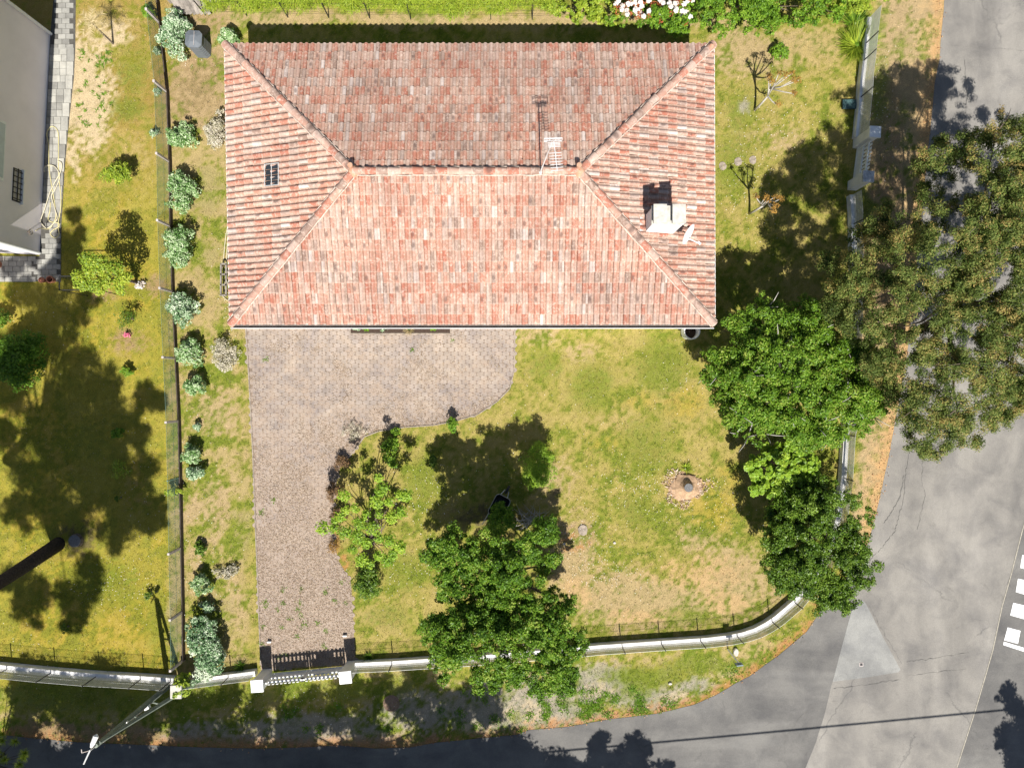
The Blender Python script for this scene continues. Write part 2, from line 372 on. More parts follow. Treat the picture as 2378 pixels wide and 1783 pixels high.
    ec = np.ones(n + (3,)) * COLS['tan']; ec = lay(ec, 'green', sm(v, .50, .40) * .9)
    col = col * (1 - east[..., None]) + ec * east[..., None]
    B('green', [(2050, 230, 26, 90, .9), (2100, 110, 20, 30, .6), (2010, 470, 16, 90), (2040, 60, 22, 26, .9), (2095, 260, 30, 40, .6)], .8)
    B('dirt', [(2075, 300, 26, 120, .8), (2060, 420, 40, 80), (2060, 700, 60, 120)], .7)
    # leaf litter along the tarmac
    de = seg_dist(x, y, road_edge)
    a = sm((1 - de / 30) + (fin - .5) * 1.2 + (med - .5) * .8, .25, .9)
    k = np.where(wx > 2000, .75, np.where(wx > 1250, .8, .65))
    col = lay(col, 'litter', a * k * sm(fin, .3, .55)); col = lay(col, 'peach', sm((1 - de / 75) + (fin - .5), .3, .9) * (wx > 2000) * .75)
    B('litter', [(788, 1015, 26, 30), (765, 1155, 20, 40), (770, 1240, 20, 60, .9), (785, 1310, 30, 30, .8), (1330, 1260, 40, 22, .7)], .75)
    B('dark', [(178, 1252, 40, 40), (1130, 1200, 90, 34, .7), (100, 1300, 40, 26, .4), (1290, 1150, 30, 30, .4)], .75)  # shaded ring round the stump painted into the soil colour, plus other dark patches
    B('peach', [(1596, 1130, 44, 34, .9)], .6)
    B('grey', [(1735, 250, 16, 22)], .8)
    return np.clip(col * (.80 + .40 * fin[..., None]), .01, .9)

def axis(lo, hi, step, far):
    a = np.arange(lo, hi + step, step); o = np.array([1, 3, 8, 20, 60, 160, far]) 
    return np.concatenate([(lo - o)[::-1], a, hi + o])
gx = axis(-21.5, 21.5, .085, 600); gy = axis(-16.5, 16.5, .085, 600)
X, Y = np.meshgrid(gx, gy); nx, ny = len(gx), len(gy)
Vg = np.stack([X, Y, np.zeros_like(X)], -1).reshape(-1, 3)
i = np.arange((ny - 1) * (nx - 1)); r_, c_ = i // (nx - 1), i % (nx - 1); a = r_ * nx + c_
Fg = np.stack([a, a + 1, a + nx + 1, a + nx], 1)
colg = ground_colour(CX + X * F / H, CY - Y * F / H).reshape(-1, 3)
far = np.clip(np.maximum(np.abs(Vg[:, 0]) - 20.8, np.abs(Vg[:, 1]) - 15.8) / .7, 0, 1)[:, None]
colg = colg * (1 - far) + np.array([.215, .205, .055]) * far
m, nt, b = newmat('garden_ground')
at = nd(nt, 'ShaderNodeAttribute', attribute_name='soil')
f1 = ramp(nt, noise(nt, 28, 6, .75), [(.3, (.55, .6, .5)), (.5, (1., 1., .95)), (.72, (1.6, 1.5, 1.4))])
c1 = mix(nt, 1., at.outputs['Color'], f1.outputs[0], 'MULTIPLY')
f2 = ramp(nt, noise(nt, 90, 3, .7), [(.36, (.6, .62, .6)), (.6, (1.25, 1.2, 1.15))])
c2 = mix(nt, .8, c1, f2.outputs[0], 'MULTIPLY')
nt.links.new(c2, b.inputs['Base Color']); b.inputs['Roughness'].default_value = .95; b.inputs['Specular IOR Level'].default_value = .1
bump(nt, b, noise(nt, 45, 5, .7), .8, .05)
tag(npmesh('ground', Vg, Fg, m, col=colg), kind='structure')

# ---- roads
def sheet(name, px, z, mt, jag=0):
    pts = []
    n = len(px)
    for i in range(n):
        a, b2 = P(*px[i]), P(*px[(i + 1) % n]); L = (b2 - a).length
        k = max(1, int(L / .15)) if (jag and L < 25) else 1
        for j in range(k):
            q = a.lerp(b2, j / k)
            if jag: w = jag * (fbm(np.array([q.x * 3]), np.array([q.y * 3]), 1.2, 8)[0] - .5) * 2; q = q + Vector((w, -w, 0))
            pts.append((q.x, q.y, z))
    bm = bmesh.new(); vs = [bm.verts.new(p) for p in pts]; es = [bm.edges.new((vs[i], vs[(i + 1) % len(vs)])) for i in range(len(vs))]
    bmesh.ops.triangle_fill(bm, edges=es, use_beauty=True, normal=(0, 0, 1))
    bmesh.ops.recalc_face_normals(bm, faces=bm.faces)
    for f in bm.faces:
        if f.normal.z < 0: f.normal_flip()
    m = bpy.data.meshes.new(name); bm.to_mesh(m); bm.free(); m.materials.append(mt)
    return link(bpy.data.objects.new(name, m))
def asphalt(name, c1, c2, c3, sx=(.35, .12), crack=.5):
    m, nt, b = newmat(name); tc = nd(nt, 'ShaderNodeTexCoord')
    mp = nd(nt, 'ShaderNodeMapping'); mp.inputs['Scale'].default_value = (sx[0], sx[1], 1); mp.inputs['Rotation'].default_value = (0, 0, R(-14))
    nt.links.new(tc.outputs['Object'], mp.inputs[0])
    n1 = nd(nt, 'ShaderNodeTexNoise', i_Scale=1.6, i_Detail=6, i_Roughness=.6, i_Distortion=.6); nt.links.new(mp.outputs[0], n1.inputs['Vector'])
    col = ramp(nt, n1.outputs[0], [(.3, c2), (.5, c1), (.72, c3)]).outputs[0]
    n2 = ramp(nt, noise(nt, .9, 5, .6, .4), [(.3, (.74, .74, .76)), (.6, (1.1, 1.09, 1.07))]); col = mix(nt, 1, col, n2.outputs[0], 'MULTIPLY')
    n3 = ramp(nt, noise(nt, 42, 4, .8), [(.34, (.78, .78, .78)), (.66, (1.2, 1.2, 1.2))]); col = mix(nt, .85, col, n3.outputs[0], 'MULTIPLY')
    # thin cracks and dark repairs
    vo = nd(nt, 'ShaderNodeTexVoronoi', feature='DISTANCE_TO_EDGE', i_Scale=.28)
    wn_ = nd(nt, 'ShaderNodeTexNoise', i_Scale=1.8, i_Detail=5, i_Roughness=.65); nt.links.new(tc.outputs['Object'], wn_.inputs['Vector'])
    ad = nd(nt, 'ShaderNodeMix', data_type='VECTOR'); ad.inputs[0].default_value = .35
    nt.links.new(tc.outputs['Object'], ad.inputs[4]); nt.links.new(wn_.outputs['Color'], ad.inputs[5]); nt.links.new(ad.outputs[1], vo.inputs['Vector'])
    cr = ramp(nt, vo.outputs['Distance'], [(.0, (1, 1, 1)), (.006, (0, 0, 0))])
    msk = math_(nt, 'MULTIPLY', math_(nt, 'MULTIPLY', cr.outputs[0], crack), ramp(nt, noise(nt, .5, 2), [(.5, (0, 0, 0)), (.6, (1, 1, 1))]).outputs[0])
    col = mix(nt, msk, col, (.06, .06, .06))
    st = ramp(nt, noise(nt, 1.3, 6, .7, 1.5), [(.6, (0, 0, 0)), (.72, (1, 1, 1))]); col = mix(nt, math_(nt, 'MULTIPLY', st.outputs[0], .42), col, tuple(c * .45 for c in c1))
    nt.links.new(col, b.inputs['Base Color']); b.inputs['Roughness'].default_value = .9; b.inputs['Specular IOR Level'].default_value = .2
    bump(nt, b, noise(nt, 120, 3), .25, .01); return m
M['asph1'] = asphalt('worn_asphalt', (.222, .21, .19), (.175, .166, .152), (.27, .256, .232), crack=.5)
M['asph2'] = asphalt('newer_asphalt', (.145, .14, .132), (.11, .108, .104), (.19, .185, .173), (.1, .3), .3)
M['asph3'] = asphalt('pale_patch_asphalt', (.25, .25, .238), (.21, .21, .2), (.285, .284, .27), (.3, .3), .2)
M['mark'] = mat('road_paint', (.82, .82, .8), .7, .1, 9)
M['seam'] = mat('pale_joint', (.36, .33, .27), .9, .3, 9)
tag(sheet('main_road', edge_main + [(1950, 1362), (1740, 2300), (4500, 2300), (4500, -60), ] if False else edge_main + [(1908, 1412), (1700, 2300), (4500, 2300), (4500, -60)], .006, M['asph1'], .02), kind='structure')
bound_w = [(1990, 1345), (1984, 1392), (1975, 1440), (1963, 1480), (1950, 1530), (1940, 1565), (1930, 1592), (1914, 1660), (1895, 1720), (1870, 1783), (1735, 2280)]
tag(sheet('side_road', [(1960, 1352)] + edge_side + [(-2500, 2280), (1735, 2280)] + bound_w[::-1][1:], .011, M['asph2'], .012), kind='structure')
bound_e = [(2420, 1080), (2375, 1234), (2350, 1333), (2329, 1406), (2307, 1509), (2293, 1558), (2266, 1650), (2223, 1783), (2090, 2280)]
tag(sheet('crossing_road', bound_e + [(4500, 2280), (4500, 1080)], .011, M['asph2'], .012), kind='structure')
tag(sheet('asphalt_patch', [(2002, 1392), (2010, 1400), (2050, 1478), (2091, 1554), (2085, 1560), (2010, 1572), (1933, 1582), (1943, 1545), (1960, 1480), (1980, 1409)], .016, M['asph3'], .01), kind='structure')
s = MB()
for a, b2 in zip(bound_e[:-1], bound_e[1:]):
    p, q = P(*a, .016), P(*b2, .016); s.quad(p, q, q + Vector((-.04, 0, 0)), p + Vector((-.04, 0, 0)))
tag(s.build('road_seam', M['seam']), kind='structure')
s = MB()
for q in ([(2364, 1343), (2400, 1350), (2393, 1384), (2359, 1374)], [(2353, 1399), (2384, 1406), (2378, 1437), (2346, 1428)], [(2340, 1456), (2370, 1464), (2364, 1494), (2332, 1486)],
          [(2331, 1489), (2400, 1510), (2398, 1519), (2330, 1497)], [(2374, 1288), (2410, 1296), (2404, 1326), (2369, 1318)]):
    s.quad(*[P(*p, .021) for p in q])
tag(s.build('road_marking', M['mark']), kind='structure')
M['crack'] = mat('sealed_crack', (.165, .158, .145), .9, .3, 20)
s = MB()
for ln_, w_ in (([(2100, 1536), (2150, 1531), (2180, 1526), (2250, 1515)], .028), ([(2098, 1570), (2160, 1562), (2245, 1552)], .025), ([(2012, 1396), (2032, 1432), (2056, 1476), (2094, 1540)], .05), ([(2112, 1050), (2104, 1100), (2098, 1160), (2088, 1200), (2078, 1235), (2046, 1275), (2022, 1300), (2008, 1330)], .045),
                ([(2100, 1100), (2092, 1150), (2070, 1190), (2052, 1215)], .07), ([(2145, 1060), (2140, 1110), (2148, 1150), (2130, 1230)], .03), ([(2200, 105), (2300, 112), (2378, 118)], .025), ([(2240, 130), (2246, 230), (2238, 320)], .03), ([(1893, 1640), (1860, 1660), (1810, 1740)], .02), ([(1930, 1600), (2010, 1590), (2090, 1578)], .03)):
    P3 = [P(*q, .0185) for q in ln_]; cu = []
    for a_, b_ in zip(P3[:-1], P3[1:]):
        for k in range(10): q = a_.lerp(b_, k / 10); cu.append(q + Vector((random.uniform(-.03, .03), random.uniform(-.03, .03), 0)))
    cu.append(P3[-1]); prev = None
    for q, q2 in zip(cu[:-1], cu[1:]):
        d = (q2 - q).normalized(); nn = Vector((-d.y, d.x, 0)); w2 = w_ * random.uniform(.1, .6); cur = (q2 - nn * w2 / 2, q2 + nn * w2 / 2)
        if prev: s.quad(prev[0], cur[0], cur[1], prev[1])
        prev = cur
tag(s.build('road_cracks', M['crack']), kind='structure')
cv = MB(); c0 = P(2000, 1542, .018); cv.box((c0.x, c0.y, .019), (.15, .15, .014)); 
o = cv.build('valve_cover', M['post']); tag(o, 'small square valve cover set in the pale triangular asphalt patch', 'valve cover')
inn = MB().box((c0.x, c0.y, .0275), (.1, .1, .005)); inn.build('lid', M['dark'], o)

# ---- paving
def tintmat(name, stops, jsc=5, rough=.9, litter=None):
    m, nt, b = newmat(name); at = nd(nt, 'ShaderNodeAttribute', attribute_name='tint')
    col = ramp(nt, at.outputs['Fac'], stops).outputs[0]
    n2 = ramp(nt, noise(nt, jsc, 6, .7), [(.3, (.75, .74, .72)), (.65, (1.12, 1.11, 1.08))]); col = mix(nt, 1, col, n2.outputs[0], 'MULTIPLY')
    if litter:
        n5 = ramp(nt, noise(nt, .7, 6, .7, .6), [(.32, (.74, .74, .80)), (.5, (.98, .96, .95)), (.68, (1.22, 1.17, 1.08))]); col = mix(nt, 1, col, n5.outputs[0], 'MULTIPLY')
        n6 = ramp(nt, noise(nt, 6, 6, .8, .6), [(.56, (0, 0, 0)), (.7, (1, 1, 1))]); col = mix(nt, math_(nt, 'MULTIPLY', n6.outputs[0], .5), col, (.33, .21, .10))
        tc = nd(nt, 'ShaderNodeTexCoord'); sp = nd(nt, 'ShaderNodeSeparateXYZ'); nt.links.new(tc.outputs['Object'], sp.inputs[0])
        # the drive is clean by the house and more and more covered with dead grass towards the gate
        g = math_(nt, 'MULTIPLY', math_(nt, 'SUBTRACT', -.6, sp.outputs[1]), .03)
        nz = math_(nt, 'ADD', noise(nt, 2.2, 6, .7), g)
        l1 = ramp(nt, nz, [(.42, (0, 0, 0)), (.60, (1, 1, 1))]).outputs[0]
        l2 = ramp(nt, noise(nt, 26, 4, .7), [(.34, (0, 0, 0)), (.55, (1, 1, 1))]).outputs[0]
        lc = ramp(nt, noise(nt, 40, 3, .7), [(.35, (.22, .155, .11)), (.5, (.35, .265, .2)), (.7, (.46, .38, .30))]).outputs[0]
        col = mix(nt, math_(nt, 'MULTIPLY', math_(nt, 'MULTIPLY', l1, l2), .85), col, lc)
    nt.links.new(col, b.inputs['Base Color']); b.inputs['Roughness'].default_value = rough; b.inputs['Specular IOR Level'].default_value = .2
    bump(nt, b, noise(nt, 60, 4, .7), .4, .01); return m
M['pavers'] = tintmat('hexagonal_pavers', [(0, (.285, .243, .215)), (.5, (.31, .268, .24)), (1, (.335, .292, .264))], 3, litter=True)
M['joint'] = tintmat('paver_joints', [(0, (.19, .15, .12)), (1, (.19, .15, .12))], 6, litter=True)
M['slabs'] = tintmat('grey_slabs', [(0, (.22, .215, .20)), (.5, (.32, .315, .29)), (1, (.43, .42, .38))], 3)
M['slabjoint'] = mat('slab_joints', (.09, .085, .075), .95, .3, 8)
sheet_o = sheet('driveway', drive_px, .008, M['joint'], .02); tag(sheet_o, kind='structure')
s = MB(); pw, ph = .285, .158
xs0, xs1 = P(560, 0).x, P(1210, 0).x; ys0, ys1 = P(0, 1560).y, P(0, 740).y
row = 0; yy = ys0
while yy < ys1:
    xx = xs0 + (pw / 2 if row % 2 else 0)
    while xx < xs1:
        px_, py_ = CX + xx * F / H, CY - yy * F / H
        if inpoly(np.array([px_]), np.array([py_]), drive_px)[0]:
            t = float(np.clip(.5 + rng.normal() * .2, 0, 1)); a_, b_ = pw * .5 * .95, ph * .615
            hz = .015 + rng.normal() * .001; sh = rng.normal(size=2) * .003
            pts = [(-a_, -ph * .22), (-a_ * .52, -b_), (a_ * .52, -b_), (a_, -ph * .22), (a_, ph * .22), (a_ * .52, b_), (-a_ * .52, b_), (-a_, ph * .22)]
            n = len(s.v); s.v += [(xx + p[0] + sh[0], yy + p[1] * .93 + sh[1], .009) for p in pts] + [(xx + p[0] * .96 + sh[0], yy + p[1] * .9 + sh[1], hz) for p in pts]
            s.f.append(tuple(n + 8 + k for k in range(8))); s.t.append(t)
            for k in range(8): s.f.append((n + k, n + (k + 1) % 8, n + 8 + (k + 1) % 8, n + 8 + k)); s.t.append(t)
        xx += pw
    yy += ph; row += 1
tag(s.build('driveway_pavers', M['pavers']), kind='structure')
def edging(name, px, label, w=.045, h=.045):
    s = MB(); pts = [P(*p) for p in px]
    for a, b2 in zip(pts[:-1], pts[1:]):
        L = (b2 - a).length; k = max(1, round(L / .9))
        for j in range(k):
            p, q = a.lerp(b2, (j + .01) / k), a.lerp(b2, (j + .99) / k)
            s.bar(p + Vector((0, 0, h / 2 - .01)), q + Vector((0, 0, h / 2 - .01)), w, h + .02)
    return tag(s.build(name, M['kerb']), label, 'kerb')
edging('kerb', [(571, 755), (580, 900), (588, 1060), (595, 1250), (601, 1400), (606, 1540)], 'long straight concrete kerb along the west side of the driveway')
edging('kerb', [(1196, 760), (1194, 860), (1184, 902), (1155, 932), (1110, 962), (1060, 977), (1010, 987), (940, 992), (880, 1001), (846, 1014), (828, 1040), (805, 1068)], 'curved concrete kerb round the lawn side of the driveway')
# slab path of the neighbour
sheet_o = sheet('patio', patio_px, .008, M['slabjoint']); tag(sheet_o, kind='structure')
s = MB()
def wallx(py): return np.interp(py, [82, 592], [117, 93])
y = 112.
while y < 470:
    xr = np.interp(y + 16, [112, 180, 270, 330, 400, 520], [174, 171, 161, 155, 149, 142]); h = 32
    p = P(xr - 8.5, y + h / 2); s.box((p.x, p.y, .022), (.265, h / 60 - .015, .03), 0, float(rng.random()))
    for yy2 in (y, y + 16):
        xl = wallx(yy2) + 1; wd = xr - 17 - xl; k = .5 + .2 * rng.random(); w1 = wd * k
        for x0, x1 in ((xl, xl + w1), (xl + w1, xl + wd)):
            p = P((x0 + x1) / 2, yy2 + 8); s.box((p.x, p.y, .02), ((x1 - x0) / 60 - .014, 16 / 60 - .014, .026), 0, float(rng.random()))
    y += h
for y0, y1, xa, xb in ((-40, 112, 118, 176), (470, 655, 88, 143), (595, 655, -60, 88)):
    r0 = 0; y = y0
    while y < y1 - 6:
        x = xa - (9 if r0 % 2 else 0)
        while x < xb - 4:
            if x > wallx(y) + 2 or y > 592:
                p = P(x + 9, y + 6); z = .02 + rng.normal() * .0012
                if x + 18 <= xb + 4: s.box((p.x, p.y, z), (.285, .185, .026), rng.normal() * .006, float(np.clip(.35 + rng.normal() * .15, 0, 1)))
            x += 18
        y += 12; r0 += 1
tag(s.build('patio_paving', M['slabs']), kind='structure')

# ---- grass blades, dead grass, leaf litter (uncountable)
def keepout(px, py):
    k = inpoly(px, py, house_px) | inpoly(px, py, drive_px) | inpoly(px, py, road_px) | inpoly(px, py, patio_px)
    return k | ((px < wallx(py)) & (py < 600))
def grassmat():
    m, nt, b = newmat('grass_blades'); at = nd(nt, 'ShaderNodeAttribute', attribute_name='soil')
    nt.links.new(at.outputs['Color'], b.inputs['Base Color']); b.inputs['Roughness'].default_value = .7; b.inputs['Specular IOR Level'].default_value = .25
    tr = nd(nt, 'ShaderNodeBsdfTranslucent'); nt.links.new(at.outputs['Color'], tr.inputs[0]); mx = nd(nt, 'ShaderNodeMixShader'); mx.inputs[0].default_value = .25
    nt.links.new(b.outputs[0], mx.inputs[1]); nt.links.new(tr.outputs[0], mx.inputs[2]); nt.links.new(mx.outputs[0], nt.nodes['Material Output'].inputs[0]); return m
M['grass'] = grassmat()
N = 420000
px = rng.random(N) * 2500 - 60; py = rng.random(N) * 1880 - 50
ok = ~keepout(px, py); px, py = px[ok], py[ok]
c = ground_colour(px, py); gre = c[:, 1] / (c[:, 0] + 1e-6)
dens = np.clip(.25 + (gre - .75) * 1.6, .3, 1) * np.clip(fbm(px, py, .06, 71) * 2, .45, 1)
ok = rng.random(len(px)) < dens; px, py, c, gre = px[ok], py[ok], c[ok], gre[ok]
n = len(px); p = np.stack([(px - CX) * H / F, (CY - py) * H / F, np.zeros(n)], 1)
d = rng.normal(size=(n, 3)); d[:, 2] = .35 + rng.random(n) * .7
cc = c * (.75 + .8 * rng.random((n, 1))); dry = rng.random(n) < .16; cc[dry] = cc[dry] * .6 + np.array([.5, .42, .2]) * .4
bl = Blades(); bl.add(p, d, .05 + .07 * rng.random(n), .014 + .012 * rng.random(n), np.clip(cc, .01, .8))
tag(bl.build('grass', M['grass'], col=True), kind='stuff')
# straw and bleached leaves lying flat, daisies
lv = Leaves()
N = 60000; px = rng.random(N) * 2500 - 60; py = rng.random(N) * 1880 - 50
ok = ~keepout(px, py) & (fbm(px, py, .02, 91) * .5 + fbm(px, py, .09, 92) * .5 + .1 * rng.normal(size=N) > .6); px, py = px[ok], py[ok]; n = len(px)
q = np.stack([(px - CX) * H / F, (CY - py) * H / F, .02 + .03 * rng.random(n)], 1)
nr = rng.normal(size=(n, 3)) * .35; nr[:, 2] += 1
lv.add(q, nr, .03 + .04 * rng.random(n), .012 + .012 * rng.random(n), rng.random(n))
tag(lv.build('fallen_leaves', M['l_straw']), kind='stuff')
lv = Leaves(); pts = []
for cx, cy, rx, ry, k in ((1490, 1120, 90, 50, 150), (1400, 1330, 80, 50, 170), (1000, 1150, 60, 70, 120), (280, 1370, 70, 50, 110), (530, 680, 20, 80, 60), (1740, 420, 60, 120, 150), (1620, 870, 80, 60, 60), (940, 1330, 80, 60, 110), (470, 1250, 60, 260, 130), (1800, 280, 90, 70, 90),
                       (1200, 1420, 90, 60, 120), (60, 1530, 60, 100, 40), (700, 1640, 200, 40, 130), (1240, 1020, 300, 200, 160), (2055, 240, 24, 110, 60), (1350, 1260, 60, 60, 110), (450, 120, 60, 40, 50), (1600, 1170, 130, 60, 120), (330, 1180, 30, 200, 60), (60, 760, 100, 80, 40)):
    pts.append(np.stack([cx + rng.normal(size=k) * rx * .7, cy + rng.normal(size=k) * ry * .7], 1))
pts = np.concatenate(pts); pts = pts[~keepout(pts[:, 0], pts[:, 1])]; n = len(pts)
q = np.stack([(pts[:, 0] - CX) * H / F, (CY - pts[:, 1]) * H / F, .06 + .03 * rng.random(n)], 1); nr = rng.normal(size=(n, 3)) * .3; nr[:, 2] += 1
lv.add(q, nr, (.028 + .012 * rng.random(n)), .028, rng.random(n)); tag(lv.build('daisies', M['f_white']), kind='stuff')
# leaf litter on the road edge and on the drive
lv = Leaves(); N = 60000; px = rng.random(N) * 2400 - 20; py = rng.random(N) * 1800
de = seg_dist(px, py, road_edge); ok = (de < 40 * rng.random(N) ** 1.6) & (px + py * .0 > 0)
inr = inpoly(px, py, road_px); ok &= ~inr | (de < 9 * rng.random(N) ** 2); px, py = px[ok], py[ok]; n = len(px)
q = np.stack([(px - CX) * H / F, (CY - py) * H / F, .025 + .02 * rng.random(n)], 1); nr = rng.normal(size=(n, 3)) * .5; nr[:, 2] += 1
m = leafmat('orange_leaf_litter', G((0, (.24, .11, .045)), (.5, (.42, .21, .09)), (1, (.58, .38, .2))), .8, .1)
lv.add(q, nr, .05 + .04 * rng.random(n), .025 + .02 * rng.random(n), rng.random(n)); tag(lv.build('leaf_litter', m), kind='stuff')
lv = Leaves(); N = 95000; px = 570 + rng.random(N) * 640; py = 750 + rng.random(N) * 800
wgt = fbm(px, py, .02, 55) * .6 + fbm(px, py, .08, 56) * .4 + (py - 1000) / 2200 + .3 * np.exp(-seg_dist(px, py, drive_px[4:16]) / 14)
ok = inpoly(px, py, drive_px) & (wgt + .08 * rng.normal(size=N) > .57); px, py = px[ok], py[ok]; n = len(px)
q = np.stack([(px - CX) * H / F, (CY - py) * H / F, .026 + .012 * rng.random(n)], 1); nr = rng.normal(size=(n, 3)) * .35; nr[:, 2] += 1
m2 = leafmat('dead_grass_on_paving', G((0, (.22, .145, .09)), (.5, (.36, .27, .185)), (1, (.54, .45, .35))), .8, .1)
lv.add(q, nr, .04 + .05 * rng.random(n), .010 + .014 * rng.random(n), rng.random(n)); tag(lv.build('dry_litter', m2), kind='stuff')
exec_weeds = []
bw = Blades()
for cx, cy, r, k in ([(rng.uniform(1215, 1560), rng.uniform(1600, 1665), 10, 60) for _ in range(34)] + [(rng.uniform(600, 1250), rng.uniform(1600, 1700), 9, 40) for _ in range(22)] +
                     [(rng.uniform(600, 815), rng.uniform(1350, 1530), 5, 16) for _ in range(26)] + [(rng.uniform(180, 260), rng.uniform(110, 300), 3, 10) for _ in range(50)] + [(617, 834, 4, 20), (957, 812, 4, 16), (1050, 790, 3, 10), (607, 1190, 6, 30), (635, 1160, 5, 30), (1700, 1560, 16, 60)]):
    qx = cx + rng.normal(size=k) * r * .6; qy = cy + rng.normal(size=k) * r * .6
    o2 = inpoly(qx, qy, road_px); qx, qy = qx[~o2], qy[~o2]; k = len(qx)
    if not k: continue
    q = np.stack([(qx - CX) * H / F, (CY - qy) * H / F, np.full(k, .01)], 1); d = rng.normal(size=(k, 3)); d[:, 2] = .3 + rng.random(k) * .5
    bw.add(q, d, .09 + .07 * rng.random(k), .03, .2 + .6 * rng.random(k))
tag(bw.build('weeds', M['l_bright']), kind='stuff')

# ================================================================== MAIN HOUSE
NW, NE, SE, SW = Vector((-9.96, 11.79, 2.8)), Vector((6.98, 11.79, 2.8)), Vector((7.01, 2.1, 2.8)), Vector((-9.78, 2.1, 2.8))
RW, RE = P(822, 398, 4.32), P(1345, 398, 4.32)
house = thing('house', 'long single storey house with a hipped red clay tile roof', 'house', (0, 0, 0))
s = MB(); wx0, wx1, wy0, wy1 = -9.4, 6.5, 2.6, 11.25
s.box(((wx0 + wx1) / 2, (wy0 + wy1) / 2, 1.36), (wx1 - wx0, wy1 - wy0, 2.72)); s.build('wall', M['render'], house)
s = MB(); so = .0
s.quad(NW + Vector((0, 0, -.06)), SW + Vector((0, 0, -.06)), SE + Vector((0, 0, -.06)), NE + Vector((0, 0, -.06))); s.build('soffit', M['white'], house)
dk = Vector((0, 0, -.045))
s = MB(); s.quad(NW + dk, NE + dk, RE + dk, RW + dk); s.quad(SE + dk, SW + dk, RW + dk, RE + dk); s.quad(SW + dk, NW + dk, RW + dk); s.quad(NE + dk, SE + dk, RE + dk)
roof = s.build('roof', M['terracotta'], house)
def tile_material():
    m, nt, b = newmat('clay_tiles'); at = nd(nt, 'ShaderNodeAttribute', attribute_name='tint'); uv = nd(nt, 'ShaderNodeAttribute', attribute_name='tuv')
    sp = nd(nt, 'ShaderNodeSeparateXYZ'); nt.links.new(uv.outputs['Vector'], sp.inputs[0])
    col = ramp(nt, at.outputs['Fac'], [(0, (.36, .135, .09)), (.22, (.41, .185, .13)), (.45, (.42, .235, .175)), (.64, (.43, .28, .22)), (.82, (.455, .335, .28)), (.93, (.25, .165, .13)), (1, (.55, .47, .43))]); col.color_ramp.interpolation = 'LINEAR'
    c = col.outputs[0]
    # pale and grey weathering across tiles
    n1 = ramp(nt, noise(nt, 8, 6, .75, .8), [(.49, (0, 0, 0)), (.64, (1, 1, 1))]).outputs[0]; c = mix(nt, math_(nt, 'MULTIPLY', n1, .62), c, (.66, .53, .445))
    n0 = ramp(nt, noise(nt, .55, 5, .65, .4), [(.35, (.82, .80, .80)), (.62, (1.1, 1.1, 1.08))]).outputs[0]; c = mix(nt, 1, c, n0, 'MULTIPLY')
    n2 = ramp(nt, noise(nt, 5.5, 6, .7, .5), [(.52, (0, 0, 0)), (.7, (1, 1, 1))]).outputs[0]; c = mix(nt, math_(nt, 'MULTIPLY', n2, .62), c, (.21, .145, .11))
    # black spot near the lower end of some tiles (z of tuv = random of the tile)
    dx = math_(nt, 'SUBTRACT', sp.outputs[0], .32); dy = math_(nt, 'SUBTRACT', sp.outputs[1], .42)
    dd = math_(nt, 'ADD', math_(nt, 'MULTIPLY', math_(nt, 'MULTIPLY', dx, dx), 9), math_(nt, 'MULTIPLY', math_(nt, 'MULTIPLY', dy, dy), 9))
    spot = ramp(nt, dd, [(.15, (1, 1, 1)), (.75, (0, 0, 0))]).outputs[0]; sel = math_(nt, 'GREATER_THAN', math_(nt, 'ADD', sp.outputs[2], math_(nt, 'MULTIPLY', noise(nt, .8, 4, .7), .5)), 1.16)
    c = mix(nt, math_(nt, 'MULTIPLY', math_(nt, 'MULTIPLY', spot, sel), .62), c, (.10, .065, .055))
    # lichen in the channel
    ch = math_(nt, 'GREATER_THAN', sp.outputs[0], .66); n3 = ramp(nt, noise(nt, 22, 4, .75), [(.40, (0, 0, 0)), (.56, (1, 1, 1))]).outputs[0]
    c = mix(nt, math_(nt, 'MULTIPLY', math_(nt, 'MULTIPLY', ch, n3), .4), c, (.19, .14, .09))
    lip = ramp(nt, sp.outputs[1], [(.03, (1, 1, 1)), (.09, (0, 0, 0))]).outputs[0]; c = mix(nt, math_(nt, 'MULTIPLY', lip, .3), c, (.6, .47, .38))
    nt.links.new(c, b.inputs['Base Color']); b.inputs['Roughness'].default_value = .85; b.inputs['Specular IOR Level'].default_value = .2
    bump(nt, b, noise(nt, 70, 4, .7), .35, .006); return m
M['tiles'] = tile_material()
TW, TL = .2065, .3465
